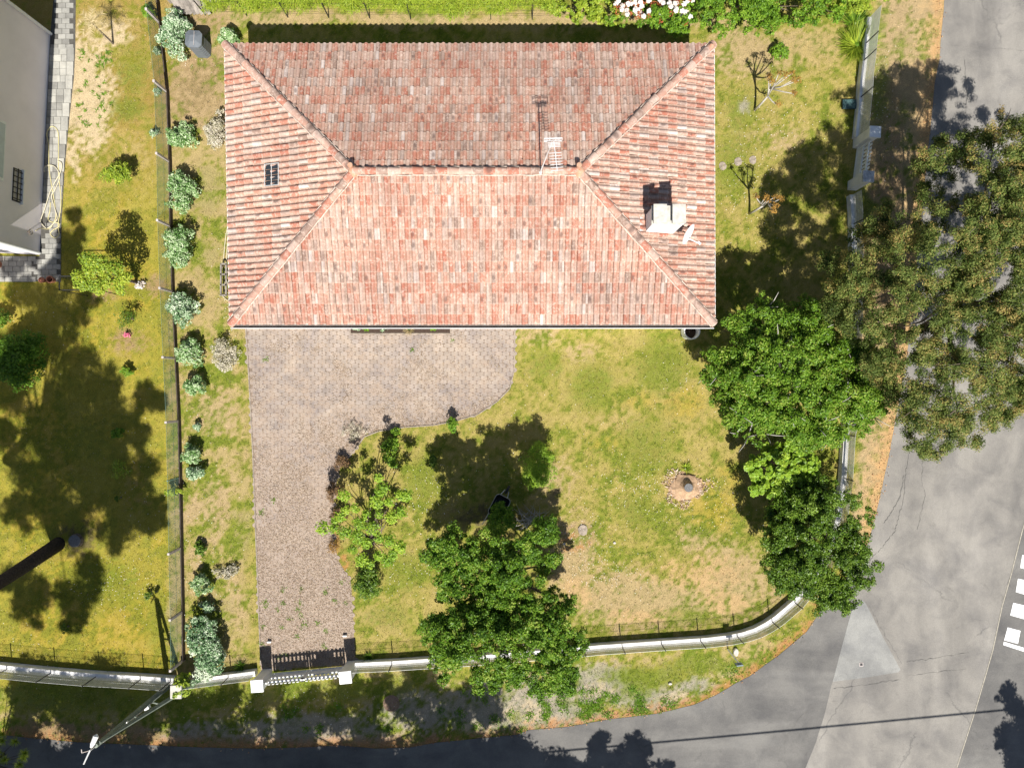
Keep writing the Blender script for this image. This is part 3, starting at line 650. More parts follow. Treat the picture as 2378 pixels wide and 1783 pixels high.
def tile_face(A, B, top, cuts, name):
    """A->B eave, uphill on the left; cuts: (point, inward normal) vertical planes"""
    u = (B - A).normalized(); pl = top - A; vplan = Vector((-u.y, u.x, 0)); run = pl.dot(vplan); rise = top.z - A.z
    slope = rise / run; nrm = Vector((-vplan.x * slope, -vplan.y * slope, 1)).normalized(); along = Vector((vplan.x, vplan.y, slope)).normalized(); k = math.sqrt(1 + slope * slope)
    L = (B - A).length; nc = int(L / TW) + 2; nr = int(run / TL) + 1
    prof = [(0., .0), (.06, .022), (.16, .042), (.32, .052), (.48, .042), (.58, .022), (.65, .004), (.8, -.006), (.93, -.002), (1., .002)]
    V = []; T = []; U = []; Fs = []; base = 0
    for r in range(nr):
        for c in range(nc):
            x0 = c * TW + rng.normal() * .0025 + .006 * math.sin(r * .9 + c * .13); y0 = r * TL - .03 + rng.normal() * .004; t = float(rng.random()) ; rr = float(rng.random())
            lift = .022 + abs(rng.normal()) * .003
            sk = rng.normal() * .004
            if rng.random() < .005: sk = rng.normal() * .03; lift += .02
            for j, (yy, lf, tp) in enumerate(((0, lift - .03, 1), (0, lift, 1), (0, lift, 1), (TL + .05, -.002, .93))):
                for xx, h in prof:
                    xq = x0 + TW * (.32 + (xx - .32) * tp) + (sk if j == 3 else 0)
                    q = A + u * xq + along * ((y0 + yy) * k) + nrm * (h * (1 if j else .9) + lf)
                    V.append(q[:]); U.append((xx, (0, 0, 0, 1)[j], rr))
            n = len(prof); t2 = float(np.clip(.55 * t + .45 * rng.random() + .1, 0, 1))
            for j in (0, 2):
                for i in range(n - 1):
                    a = base + j * n + i; Fs.append((a, a + 1, a + n + 1, a + n)); T.append(t if i < 6 else t2)
            base += 4 * n
    o = npmesh(name, np.array(V), np.array(Fs), M['tiles'], roof, tint=np.array(T), tuv=np.array(U), smooth=True)
    bm = bmesh.new(); bm.from_mesh(o.data)
    for p, nn in cuts:
        bmesh.ops.bisect_plane(bm, geom=bm.verts[:] + bm.edges[:] + bm.faces[:], plane_co=p, plane_no=nn, clear_inner=True)
    bm.to_mesh(o.data); bm.free(); return o
def vp(a, b, inside):       # vertical plane through a, b whose normal points to inside
    d = b - a; n = Vector((-d.y, d.x, 0)).normalized()
    if (inside - a).dot(n) < 0: n = -n
    return (a, n)
mid = lambda *p: sum(p, Vector()) / len(p)
cS, cN, cW, cE = mid(SW, SE, RW, RE), mid(NW, NE, RW, RE), mid(SW, NW, RW), mid(SE, NE, RE)
tile_face(SW, SE, RW, [vp(SW, RW, cS), vp(SE, RE, cS), vp(RW, RE, cS)], 'roof_tiles')
tile_face(NE, NW, RW, [vp(NE, RE, cN), vp(NW, RW, cN), vp(RW, RE, cN)], 'roof_tiles')
tile_face(NW, SW, RW, [vp(SW, RW, cW), vp(NW, RW, cW)], 'roof_tiles')
tile_face(SE, NE, RE, [vp(SE, RE, cE), vp(NE, RE, cE)], 'roof_tiles')
# ridge and hip caps
def caps(a, b, name, up=.03):
    a, b = a.copy(), b.copy(); d = (b - a); L = d.length; n = round(L / .38); d.normalize(); side = d.cross(Vector((0, 0, 1))).normalized(); nz = side.cross(d)
    V = []; Fs = []; T = []; U = []; base = 0; m_ = 9
    for i in range(n):
        t = float(rng.choice([.1, .5, .62, .78, .9, .92])); rr = float(rng.random()); s0 = i * L / n; off = side * (rng.normal() * .006)
        for j, (s_, r_, z_) in enumerate(((-.03, .135, .028), (L / n + .02, .108, .008))):
            for k in range(m_):
                th = math.pi * (k / (m_ - 1)) ; q = a + d * (s0 + s_) + side * (math.cos(th) * r_) + nz * (math.sin(th) * r_ * .72 + z_ + up) + off
                V.append(q[:]); U.append((k / (m_ - 1) * .6, j, rr))
        for k in range(m_ - 1): Fs.append((base + k, base + k + 1, base + m_ + k + 1, base + m_ + k)); T.append(t)
        base += 2 * m_
    npmesh(name, np.array(V), np.array(Fs), M['tiles'], roof, tint=np.array(T), tuv=np.array(U), smooth=True)
    s = MB()
    for sd_ in (-1, 1):
        pts = [a + d * (L * i / (n * 2)) + side * (sd_ * (.135 + rng.normal() * .007)) + nz * (.028 + rng.normal() * .004) for i in range(n * 2 + 1)]
        s.tube(pts, [.016 + .014 * rng.random() for _ in pts], 6)
    return s
mort = [caps(RW, RE, 'ridge_caps', .045)]
for c_ in (NW, SW): mort.append(caps(c_, RW, 'hip_caps'))
for c_ in (NE, SE): mort.append(caps(c_, RE, 'hip_caps'))
M['mortar'] = mat('white_mortar', (.56, .46, .38), .95, .4, 12)
for s in mort: s.build('mortar', M['mortar'], roof)
M['moss'] = mat('mossy_terracotta', (.5, .33, .22), .9, .4, 9, col2=(.45, .22, .14))
for q, k in ((RW, .2), (RE, .2), (NE + Vector((-.08, -.1, .1)), .1)):
    s = MB(); s.lathe((q.x, q.y, q.z - .03), [(k, 0), (k * .95, .08), (k * .6, .15), (.01, .18)], 14); s.build('ridge_end', M['moss'], roof, smooth=True)
# small vent tiles with shadows on the north slope
for a_, b_ in ((818, 392), (1343, 392)):
    q = P(a_, b_, 4.3); s = MB(); s.tube([q, q + Vector((0, .02, .34))], [.07, .085], 10); s.build('roof_vent', M['moss'], roof)
# gutters
def gutter(a, b, out, w, name):
    s = MB(); si = MB(); n_ = 7; d = (b - a)
    for seg, mbx, k in ((0, s, 1), (1, si, .86)):
        pts = []
        for i in range(n_):
            th = math.pi + math.pi * i / (n_ - 1); pts.append((math.cos(th) * w / 2 * k, math.sin(th) * w / 2 * k))
        for i in range(n_ - 1):
            q = []
            for base_, (x_, z_) in ((a, pts[i]), (a, pts[i + 1]), (b, pts[i + 1]), (b, pts[i])):
                q.append(base_ + out * (w / 2 + x_) + Vector((0, 0, z_ - .02 + (.003 if seg else 0))))
            mbx.quad(*q)
    for x_ in (-.93, .93):       # rims
        s.bar(a + out * (w / 2 + x_ * w / 2) + Vector((0, 0, -.017)), b + out * (w / 2 + x_ * w / 2) + Vector((0, 0, -.017)), w * .15, .012)
    g = s.build(name, M['gutter'], house); si.build('gutter_inside', M['gutterin'], g); return g
dz = Vector((0, 0, -.0))
gutter(SW + Vector((-.02, -.02, 0)), SE + Vector((.02, -.02, 0)), Vector((0, -1, 0)), .15, 'gutter')
gutter(NE + Vector((0, -.05, -.02)), NW + Vector((0, -.05, -.02)), Vector((0, 1, 0)), .10, 'gutter')
gutter(NW + Vector((.035, 0, -.02)), SW + Vector((.035, 0, -.02)), Vector((-1, 0, 0)), .10, 'gutter')
gutter(SE + Vector((-.035, 0, -.02)), NE + Vector((-.035, 0, -.02)), Vector((1, 0, 0)), .11, 'gutter')
s = MB(); s.tube([(6.6, 2.5, 2.7), (6.6, 2.5, .1)], .04, 10); s.build('downpipe', M['gutter'], house)
# windows and doors under the eaves
def opening(name, x, y, z, w, h, face, door=False):
    rz = 0 if face in 'SN' else math.pi / 2; o_ = {'S': (0, -1), 'N': (0, 1), 'E': (1, 0), 'W': (-1, 0)}[face]
    s = MB(); f = .06
    for dx, dz2, ww, hh in ((0, h / 2, w + f, f), (0, -h / 2, w + f, f), (-w / 2, 0, f, h - f), (w / 2, 0, f, h - f), (0, 0, f * .8, h - f)):
        cx_, cy_ = (x + dx, y) if rz == 0 else (x, y + dx); s.box((cx_ + o_[0] * .02, cy_ + o_[1] * .02, z + dz2), (ww, .06, hh), rz)
    fr = s.build(name, M['white'], house)
    s = MB(); s.box((x + o_[0] * .008, y + o_[1] * .008, z), (w - .03, .02, h - .03), rz); s.build('pane', M['glass'] if not door else M['wood'], fr)
for x in (-7.8, -3.2, 4.8): opening('window', x, wy0, 1.45, 1.3, 1.2, 'S')
opening('door', -1., wy0, 1.08, 1.0, 2.1, 'S', True)
for x in (-7, -2, 3.5): opening('window', x, wy1, 1.5, 1.1, 1.0, 'N')
opening('window', wx0, 7, 1.5, 1.1, 1.1, 'W'); opening('window', wx1, 8, 1.5, 1.2, 1.2, 'E'); opening('window', wx1, 4, 1.5, 1.2, 1.2, 'E')
# dark glass tiles in the west slope
s = MB(); s2 = MB(); sl = (RW.z - SW.z) / (RW.x - SW.x + .0)
for i in range(4):
    for j in range(2):
        q = P(624 + j * 16.5, 389 + i * 13, 3.35); z = 2.8 + (q.x + 9.87) * .322 + .062
        s.box((q.x, q.y, z), (.23, .15, .012), M=Matrix.Rotation(-math.atan(.322), 3, 'Y'))
for a_, b_ in (((614, 382), (614, 432)), ((632, 382), (632, 432)), ((650, 382), (650, 432)), ((613, 432), (651, 432)), ((613, 382), (651, 382))):
    p, q = P(*a_, 3.35), P(*b_, 3.35); p.z = 2.8 + (p.x + 9.87) * .322 + .075; q.z = 2.8 + (q.x + 9.87) * .322 + .075; s2.bar(p, q, .022, .012)
sk = s2.build('skylight', M['zinc'], roof); s.build('skylight_pane', M['glass'], house).parent = sk
# chimney
x0, x1, y0, y1 = 4.5, 5.5, 5.12, 5.68
s = MB(); s.box(((x0 + x1) / 2, (y0 + y1) / 2, 3.85), (x1 - x0, y1 - y0, 1.7)); ch = s.build('chimney', mat('chimney_render', (.8, .8, .79), .8, .05, 3), house, bevel=.01)
s = MB(); s.box(((x0 + x1) / 2, (y0 + y1) / 2 + .005, 4.725), (x1 - x0 + .06, y1 - y0 + .05, .05)); s.build('chimney_slab', M['concrete'], ch)
for xc in (x0 + .2, x1 - .2):
    s = MB(); s.box((xc, (y0 + y1) / 2, 4.965), (.42, y1 - y0 + .04, .06))
    for yq in (y0 + .05, y1 - .05): s.box((xc, yq, 4.842), (.36, .07, .18))
    s.build('chimney_cowl', M['concrete'], ch)
s = MB(); s.box((x0 - .12, 5.38, 3.62), (.2, .7, .03), M=Matrix.Rotation(math.atan(.322), 3, 'Y')); s.build('lead_flashing', M['zinc'], ch)
# TV aerial
b0 = P(1255, 398, 4.45)
ae = thing('television_aerial', 'white television aerial on a tall mast standing on the roof ridge', 'aerial', b0)
tp = P(1280, 335, 6.95) - b0
MB().tube([(0, 0, -.1), tuple(tp)], .022, 8).build('mast', M['alum'], ae)
s = MB(); a_, e_ = P(1286, 328, 6.95) - b0, P(1294, 397, 7.0) - b0; s.bar(a_, e_, .02)
for k in range(11):
    f = 1 - (k / 10) ** 1.0 if k else 1; q = a_.lerp(e_, 1 - f if False else k / 10 * .98 + .01 if k > 3 else .06 + k * .045); w_ = .18
    s.bar(q + Vector((-w_, -.01, 0)), q + Vector((w_, .015, 0)), .014)
s.build('director_rods', M['alum'], ae)
s = MB(); q = a_ + Vector((0, .03, 0))
for zz in (-.14, -.07, .07, .14): s.bar(q + Vector((-.28, .0, zz)), q + Vector((.24, .02, zz)), .014)
for xx in (-.28, -.02, .24): s.bar(q + Vector((xx, 0, -.15)), q + Vector((xx, 0, .15)), .014)
s.build('reflector', M['alum'], ae)
s = MB(); s.lathe((0, 0, 0), [(.09, -.08), (.07, -.02), (.03, .03)], 12); s.build('mast_collar', M['zinc'], ae)
# satellite dish
dc = P(1597, 541, 4.3)
di = thing('satellite_dish', 'white satellite dish on a bracket beside the chimney', 'satellite dish', (dc.x, dc.y, 4.2))
ax = Vector((.79, -.5, .36)).normalized(); Q = ax.to_track_quat('Z', 'Y').to_matrix()
s = MB(); prof = [(.01, .0), (.12, .006), (.24, .026), (.34, .055), (.355, .062), (.35, .05), (.24, .01), (.01, -.015)]
for r, z in prof: pass
n = 28
for r, z in prof:
    for k in range(n):
        a = 2 * math.pi * k / n; s.v.append(tuple(Q @ Vector((r * math.cos(a), r * math.sin(a) * 1.05, z))))
for i in range(len(prof) - 1):
    for k in range(n): s.f.append((i * n + k, i * n + (k + 1) % n, (i + 1) * n + (k + 1) % n, (i + 1) * n + k)); s.t.append(.5)
s.build('dish', M['white'], di, smooth=True)
lo = Q @ Vector((0, -.36, .04)); lo = Vector((.02, -.06, -.28)); hd = Vector((.46, -.32, -.1))
s = MB(); s.tube([lo, hd], .018, 8); s.build('feed_arm', M['white'], di)
s = MB(); s.tube([hd - Vector((.0, 0, -.02)), hd + Vector((-.09, .065, .06))], [.045, .03], 10); s.build('receiver', M['white'], di)
s = MB(); s.tube([(-.02, .01, 0), (-.1, .08, -.05), (-.22, .1, -.12), (5.5 - dc.x - .0, 5.3 - dc.y, -.15)], .022, 8); s.build('bracket', M['dark'], di)

# ================================================================== NEIGHBOUR'S HOUSE
nb = thing('house', "neighbour's pale pink rendered house wall at the left edge", 'house', (-18.3, 5, 0))
A, B = P(117, 82), P(92.5, 592); dW = (A - B).normalized(); out = Vector((dW.y, -dW.x, 0)); loc0 = Vector((-18.3, 5, 0))
hh = 3.5
def L_(v): return Vector(v) - loc0
s = MB(); D = 9.
c4 = [B, A, A - out * D, B - out * D]
s.prism([(L_(q).x, L_(q).y) for q in c4], 0, hh); s.build('wall', M['pinkwall'], nb)
ov = .56; e4 = [B - dW * ov + out * ov, A + dW * ov + out * ov, A + dW * ov - out * (D + ov), B - dW * ov - out * (D + ov)]
s = MB(); s.prism([(L_(q).x, L_(q).y) for q in e4], hh, hh + .12); s.build('eaves', M['white'], nb)
s = MB(); e5 = [L_(q) + Vector((0, 0, hh + .125)) for q in e4]; rd0 = (e5[0] + e5[3]) / 2 + Vector((0, 4, 2)); rd1 = (e5[1] + e5[2]) / 2 + Vector((0, -4, 2))
s.quad(e5[0], e5[1], rd1, rd0); s.quad(e5[1], e5[2], rd1); s.quad(e5[2], e5[3], rd0, rd1); s.quad(e5[3], e5[0], rd0); s.build('roof', M['terracotta'], nb)
rzw = math.atan2(dW.y, dW.x)
def onwall(py, z, o=0.): return L_(B.lerp(A, (592 - py) / 510)) + out * o + Vector((0, 0, z))
# barred small window
zc = 1.45; c_ = onwall(455, zc)
def wbox(s, c, w, d, h): s.box(c, (w, d, h), rzw)
s = MB(); wbox(s, c_ + out * .004, 1.2, .03, .42); w1 = s.build('window', M['dark'], nb)
s = MB(); wbox(s, c_ + out * .021, 1.1, .01, .34); s.build('pane', mat('curtained_glass', (.45, .43, .44), .3, .1, 3), w1)
s = MB(); wbox(s, c_ + out * .05 + Vector((0, 0, .0)), 1.22, .025, .025)
for k in range(6): wbox(s, c_ + out * .05 + dW * (-.5 + k * .2), .028, .03, .46)
s.build('window_bars', M['dark'], w1)
s = MB(); wbox(s, c_ + out * .04 + Vector((0, 0, -.25)), 1.3, .12, .05); s.build('sill', M['white'], w1)
c_ = onwall(395, 2.55); s = MB(); wbox(s, c_ + out * .01, 2.1, .05, .8); w2 = s.build('window', M['white'], nb)
s = MB(); wbox(s, c_ + out * .04, 1.9, .02, .66); s.build('shutter', mat('pale_shutter', (.55, .62, .62), .6, .1, 4), w2)
s = MB(); s.tube([L_(A) + out * .06 + Vector((0, .02, .05)), L_(A) + out * .06 + Vector((0, .02, 3.5))], .055, 10)
s.build('downpipe', M['gutter'], nb)
s = MB(); s.tube([L_(B) + out * .06 + Vector((0, .05, .1)), L_(B) + out * .06 + Vector((0, .05, 3.5))], .05, 10); s.build('downpipe', M['gutter'], nb)

# ================================================================== VEGETATION
def limb_mb(base, tops, r0, seed=0, mid_z=.5, n=7, wob=.12, ext=0):
    """trunk from base to fork, limbs from the fork to each top"""
    s = MB(); base = Vector(base); cen = mid(*[Vector(t) for t in tops]); fork = base.lerp(cen, mid_z); fork.z = base.z + (cen.z - base.z) * mid_z
    pts = [base + Vector((0, 0, -.05)), base.lerp(fork, .5) + Vector((random.uniform(-wob, wob), random.uniform(-wob, wob), 0)), fork]
    s.tube(pts, [r0 * 1.25, r0, r0 * .8], n + 3)
    for t in tops:
        t = Vector(t); d = t - fork; L = d.length
        pp = [fork + d * f + Vector((random.uniform(-1, 1), random.uniform(-1, 1), random.uniform(-.4, .4))) * (L * .08 if 0 < f < 1 else 0) for f in (0, .35, .7, 1)]
        if ext:
            for k in range(2): e_ = t + Vector((random.uniform(-1, 1), random.uniform(-1, 1), random.uniform(.3, 1.1))) * ext; s.tube([t, (t + e_) / 2 + Vector((.03, -.02, 0)), e_], [.022, .016, .006], 5)
        r = r0 * .5 * min(1, L / 3 + .35); s.tube(pp, [r, r * .7, r * .42, r * .12], n)
    return s
def outline_clumps(poly, zlo, zhi, n, r, flat=.7, edge=60., zj=.3, under_k=0.):
    xs = [p[0] for p in poly]; ys = [p[1] for p in poly]; out_ = []
    while len(out_) < n:
        x, y = random.uniform(min(xs), max(xs)), random.uniform(min(ys), max(ys))
        if not inpoly(np.array([x]), np.array([y]), poly)[0]: continue
        d = float(seg_dist(np.array([x]), np.array([y]), poly + [poly[0]])[0]); f = min(1, d / edge)
        if vnoise(np.array([x / 38.]), np.array([y / 38.]), 77)[0] < .27 and d > 14: n -= .35; continue
        z = zlo + (zhi - zlo) * math.sqrt(f) + random.uniform(-zj, zj) - (under_k * random.random() if random.random() < .3 else 0)
        rr = r * random.uniform(.65, 1.25)
        if d < rr * 45: rr = max(.14, min(rr, d / 60 + .12))
        q = P(x, y, z); out_.append((q.x, q.y, z, rr, rr, rr * flat))
    return out_
def tree(name, label, group, base_px, poly, zlo, zhi, nc, r, leaves, mt, bark='bark', r0=.12, ln=.09, wd=.05, cat='tree', edge=60., limbs=10, mz=.5, loc=None, up=.5, shell=.6, tint=(.5, .2), under_k=0., flat=.7, clumps=None, ctint=.16):
    b = P(*base_px); t = thing(name, label, cat, b, 0, group)
    cl = clumps or outline_clumps(poly, zlo, zhi, nc, r, flat, edge, under_k=under_k)
    cl = [(c[0] - b.x, c[1] - b.y, *c[2:]) for c in cl]
    tw = []
    for c in cl:
        for k in range(9):
            d = Vector((random.gauss(0, 1), random.gauss(0, 1), random.gauss(.25, .8))).normalized(); rr = random.uniform(.4, 1.4); q_ = c[3] * random.uniform(.28, .5)
            tw.append((c[0] + d.x * rr * c[3], c[1] + d.y * rr * c[3], max(.1, c[2] + d.z * rr * c[5]), q_, q_, q_ * .6))
    pick = random.sample(cl, min(limbs, len(cl)))
    limb_mb((0, 0, 0), [(c[0], c[1], c[2]) for c in pick], r0, mid_z=mz, ext=.6 if bark == 'palebark' else 0).build('trunk', M[bark], t, smooth=True)
    Leaves().clumps(tw, int(leaves * 1.15), ln, wd, up, .25, tint, low=-1, ctint=ctint).build('crown', M[mt], t)
    return t
# tall olive tree on the right
oak_poly = [(2165, 340), (2195, 322), (2215, 345), (2255, 300), (2300, 268), (2378, 235), (2500, 300), (2600, 700), (2500, 1000), (2400, 950), (2350, 985), (2310, 1030), (2240, 1035), (2190, 1055), (2150, 1040), (2130, 1000), (2105, 950), (2085, 900), (2055, 880), (2030, 830), (1995, 775), (1945, 720), (1960, 640), (1930, 590), (1990, 565), (2040, 520), (2065, 500), (2110, 450), (2150, 430), (2125, 375)]
ocl = outline_clumps([(x - (26 if y > 480 else 0), y) for x, y in oak_poly], 4.2, 6.6, 620, .42, .75, 150., .5, under_k=1.6)
ocl = [c for c in ocl if all(math.hypot(CX + c[0] * F / (H - c[2]) - hx, CY - c[1] * F / (H - c[2]) - hy) > hr for hx, hy, hr in ((2235, 410, 42), (2200, 545, 34), (2170, 735, 28), (2290, 755, 20), (2090, 470, 20), (2145, 860, 30), (2330, 560, 20), (2080, 760, 16)))]
b = P(2090, 790); ot = thing('tall_tree', 'tall loose olive green tree spreading over the road at the right edge', 'tree', b)
ocl = [(c[0] - b.x, c[1] - b.y, *c[2:]) for c in ocl]
s = limb_mb((0, 0, 0), [(c[0], c[1], c[2]) for c in random.sample(ocl, 15)], .15, mid_z=.42)
for c in random.sample(ocl, 60):
    q = Vector(c[:3]); e = q + Vector((random.uniform(-.7, .7), random.uniform(-.7, .7), random.uniform(-.5, .3))); s.tube([q, (q + e) / 2 + Vector((.04, 0, .05)), e], [.025, .016, .005], 5)
s.build('trunk', M['bark'], ot, smooth=True)
lv = Leaves(); tw = []
for c in ocl:
    for k in range(5):
        d = Vector((random.gauss(0, 1), random.gauss(0, 1), random.gauss(0, .6))); d.normalize(); rr = c[3] * random.uniform(.3, 1.15)
        tw.append((c[0] + d.x * rr, c[1] + d.y * rr, c[2] + d.z * rr * .8, .2 * random.uniform(.6, 1.3), .2 * random.uniform(.6, 1.3), .12))
lv.clumps(tw, 400000, .078, .026, .35, .15, (.48, .2), low=-1, ctint=.24).build('crown', M['l_oak'], ot)
# big bright tree
tree('broadleaf_tree', 'large round bright green leafy tree in the east corner of the lawn', None, (1812, 865),
     [(1700, 735), (1760, 700), (1840, 690), (1900, 720), (1960, 760), (2010, 790), (2060, 830), (2078, 890), (2060, 945), (2010, 985), (1965, 1010), (1910, 1035), (1860, 1030), (1800, 1020), (1745, 1020), (1690, 1000), (1675, 940), (1640, 880), (1650, 810), (1690, 790)],
     2.3, 3.9, 135, .5, 120000, 'l_mid', 'palebark', .16, .085, .048, edge=120., limbs=30, ctint=.1, tint=(.62, .2))
tree('small_maple', 'small lime green tree between the large bright tree and the dark corner tree', None, (1790, 1062),
     [(1730, 1050), (1760, 1030), (1830, 1035), (1880, 1055), (1903, 1085), (1890, 1125), (1850, 1120), (1820, 1140), (1770, 1145), (1730, 1120), (1722, 1085)],
     1.8, 2.5, 34, .3, 9500, 'l_lime', 'bark', .05, .12, .095, edge=50., limbs=8, up=1.2)
tree('evergreen_tree', 'dark glossy evergreen tree in the south east corner above the curved wall', None, (1865, 1240),
     [(1790, 1160), (1830, 1125), (1900, 1110), (1960, 1130), (2010, 1165), (2028, 1200), (2005, 1245), (2022, 1300), (2025, 1350), (1995, 1400), (1960, 1420), (1900, 1405), (1865, 1425), (1840, 1385), (1800, 1370), (1780, 1330), (1765, 1280), (1760, 1230), (1790, 1200)],
     1.7, 3.2, 120, .42, 85000, 'l_dark', 'bark', .13, .075, .043, edge=100., limbs=16, tint=(.55, .24))
# group in the middle
tree('evergreen_tree', 'large glossy green tree with several lobes in the middle of the south lawn', None, (1135, 1275),
     [(1000, 1250), (1030, 1235), (1080, 1235), (1130, 1215), (1180, 1235), (1235, 1215), (1290, 1215), (1300, 1260), (1290, 1300), (1270, 1330), (1300, 1380), (1340, 1420), (1355, 1470), (1350, 1530), (1340, 1560), (1350, 1600), (1290, 1625), (1230, 1610), (1150, 1590), (1080, 1590), (1030, 1570), (1010, 1540), (985, 1490), (985, 1440), (1040, 1410), (1100, 1400), (1110, 1370), (1060, 1390), (1000, 1390), (1000, 1350), (1080, 1330), (985, 1320), (980, 1280)],
     3., 4.9, 160, .42, 130000, 'l_mid', 'bark', .15, .08, .045, edge=110., limbs=22, mz=.55, tint=(.5, .22), ctint=.16)
def bush(name, label, cx, cy, rx, ry, h, n, mt, ln=.07, wd=.045, group=None, cat='shrub', nc=None, shell=.75, tint=(.55, .24), twigs=8, up=.6, ctint=.1, rand=.8):
    b = P(cx, cy, h * .45); b.z = 0; t = thing(name, label, cat, b, 0, group); k = (H - h * .6) / F; Rx, Ry = rx * k, ry * k
    nc = nc or max(5, int(6 + Rx * Ry * 18)); r = min(Rx, Ry) * .45; cl = []
    for i in range(nc):
        a = random.uniform(0, 2 * math.pi); f = math.sqrt(random.random()); zz = h * (.32 + .42 * math.sqrt(max(0, 1 - f * f))) * random.uniform(.85, 1.1)
        rr = r * random.uniform(.6, 1.1); cl.append((math.cos(a) * f * (Rx - rr * .8), math.sin(a) * f * (Ry - rr * .8), zz, rr, rr, rr * .9))
    cl.append((0, 0, h * .36, Rx * .66, Ry * .66, h * .38))
    limb_mb((0, 0, 0), [c[:3] for c in cl[:twigs]], .03, mid_z=.25, n=5, wob=.03).build('stem', M['twig'], t)
    tw = []
    for c in cl[:-1]:
        for k in range(5):
            d = Vector((random.gauss(0, 1), random.gauss(0, 1), random.gauss(.2, .8))).normalized(); rr = random.uniform(.5, 1.25) * c[3]; q_ = c[3] * random.uniform(.25, .5); tw.append((c[0] + d.x * rr, c[1] + d.y * rr, max(.05, c[2] + d.z * rr), q_, q_, q_ * .7))
    Leaves().clumps(tw, int(n * .7), ln, wd, up, .3, tint, low=-1, ctint=ctint * 1.5, rand=rand).clumps(cl, int(n * .5), ln, wd, up, shell, tint, low=-.5, ctint=ctint, rand=rand).build('foliage', M[mt], t); return t
gh = 'variegated shrubs in a row along the wire fence'
for lab, cx, cy, rx, ry, h, n, mt in (
    ('tall silvery shrub at the north end of the row beside the grey compost bin', 406, 82, 36, 64, 1.1, 5200, 'l_eu2'),
    ('round pale shrub second in the row, level with the bare brown soil', 424, 318, 33, 35, .9, 2600, 'l_eu'),
    ('large oval pale shrub third in the row from the north', 425, 446, 37, 55, 1.0, 4300, 'l_eu'),
    ('longest oval pale shrub halfway along the house', 419, 566, 36, 62, 1.05, 4600, 'l_eu'),
    ('round whitish shrub just north of the house corner', 424, 718, 37, 43, 1.0, 3800, 'l_eu2'),
    ('round pale green shrub next to a dry white flowering bush', 444, 820, 36, 33, .9, 2900, 'l_eu'),
    ('low spreading pale shrub closely south of the round one by the dry bush', 455, 896, 31, 26, .8, 2200, 'l_eu'),
    ('tiny white variegated seedling alone in the dry strip', 459, 990, 10, 10, .4, 300, 'l_eu2'),
    ('small pale shrub, northern one of the touching pair', 444, 1053, 26, 25, .75, 1900, 'l_eu'),
    ('small silvery shrub, southern one of the touching pair', 456, 1097, 25, 22, .7, 1700, 'l_eu2'),
    ('small leafy shrub with a dark top beside the pale dead plant', 469, 1358, 25, 27, .75, 1700, 'l_eu'),
    ('smallest silvery clump directly north of the big corner shrub', 482, 1406, 20, 16, .45, 900, 'l_eu2')):
    bush('variegated_shrub', lab, cx, cy, rx, ry, h, n, mt, group=gh)
# big corner shrub of two masses
b = P(478, 1500); t = thing('variegated_shrub', 'biggest dark silvery shrub of the row in the south west corner', 'shrub', b, 0, gh)
cl = []
for cx, cy, rr, z in ((455, 1455, .36, .6), (485, 1460, .3, .55), (465, 1490, .42, .65), (495, 1500, .36, .6), (480, 1530, .42, .6), (500, 1545, .34, .55), (475, 1560, .36, .5), (450, 1480, .28, .45), (505, 1520, .3, .5)):
    q = P(cx, cy, z); cl.append((q.x - b.x, q.y - b.y, z, rr, rr, rr * .85))
limb_mb((0, 0, 0), [c[:3] for c in cl], .04, mid_z=.2, n=5).build('stem', M['twig'], t); Leaves().clumps(cl, 5000, .075, .048, .6, .72, (.45, .27)).clumps([(c[0] + random.uniform(-1, 1) * c[3], c[1] + random.uniform(-1, 1) * c[3], c[2] + random.uniform(-.1, .25), c[3] * .35, c[3] * .35, c[3] * .25) for c in cl for k in range(7)], 5000, .075, .048, .6, .3, (.5, .27), low=-1).build('foliage', M['l_eu2'], t)
bush('variegated_shrub', 'silvery shrub between the compost bin and the north west roof corner', 531, 85, 29, 26, .9, 2100, 'l_eu')
bush('small_shrub', 'small plain dark green shrub alone low in the dry strip', 467, 1272, 19, 18, .4, 1000, 'l_dark')
# pale dry bushes
for lab, cx, cy, rx, ry, h, n in (('pale flowering bush half under the west eave', 505, 300, 32, 48, .8, 4200), ('dry whitish flowering bush beside the south west roof corner', 520, 818, 38, 48, .55, 3300), ('low bleached dead plant by the driveway kerb', 527, 1328, 36, 24, .3, 1500)):
    bush('dry_bush', lab, cx, cy, rx, ry, h, n, 'l_pale', .05, .03, shell=.2, twigs=12, cat='bush', rand=1.3)
# lime shrubs and planting of both gardens
b = P(418, 1568)
bush('lime_shrub', 'bright lime green shrub overgrowing the corner pier of the two gardens', 424, 1592, 23, 30, 1.3, 1500, 'l_yg', .08, .055, up=1)
bush('lime_shrub', 'small yellow green shrub poking through the west wire fence', 403, 1142, 22, 13, .7, 600, 'l_yg', .08, .05)
bush('fern_clump', 'bright green clump at the top of the wire fence', 346, 30, 16, 20, .6, 700, 'l_bright', .12, .03)
bush('oleander', 'oleander with long pale leaves casting a dark shadow in the neighbour lawn', 268, 402, 42, 28, 1.3, 1500, 'l_yg', .16, .03, tint=(.4, .3), shell=.4, rand=1.2)
bush('round_shrub', 'big round dark green shrub at the left edge', 50, 832, 62, 72, 1.9, 9000, 'l_bright', .085, .055, tint=(.3, .22))
bush('round_shrub', 'shrub cut by the left edge above the big round one', -2, 733, 26, 26, .9, 1200, 'l_mid')
bush('azalea', 'sparse dark azalea in a bare patch of the neighbour lawn', 300, 738, 32, 34, .8, 700, 'l_dark', .05, .03, shell=.1, twigs=14, rand=1.3)
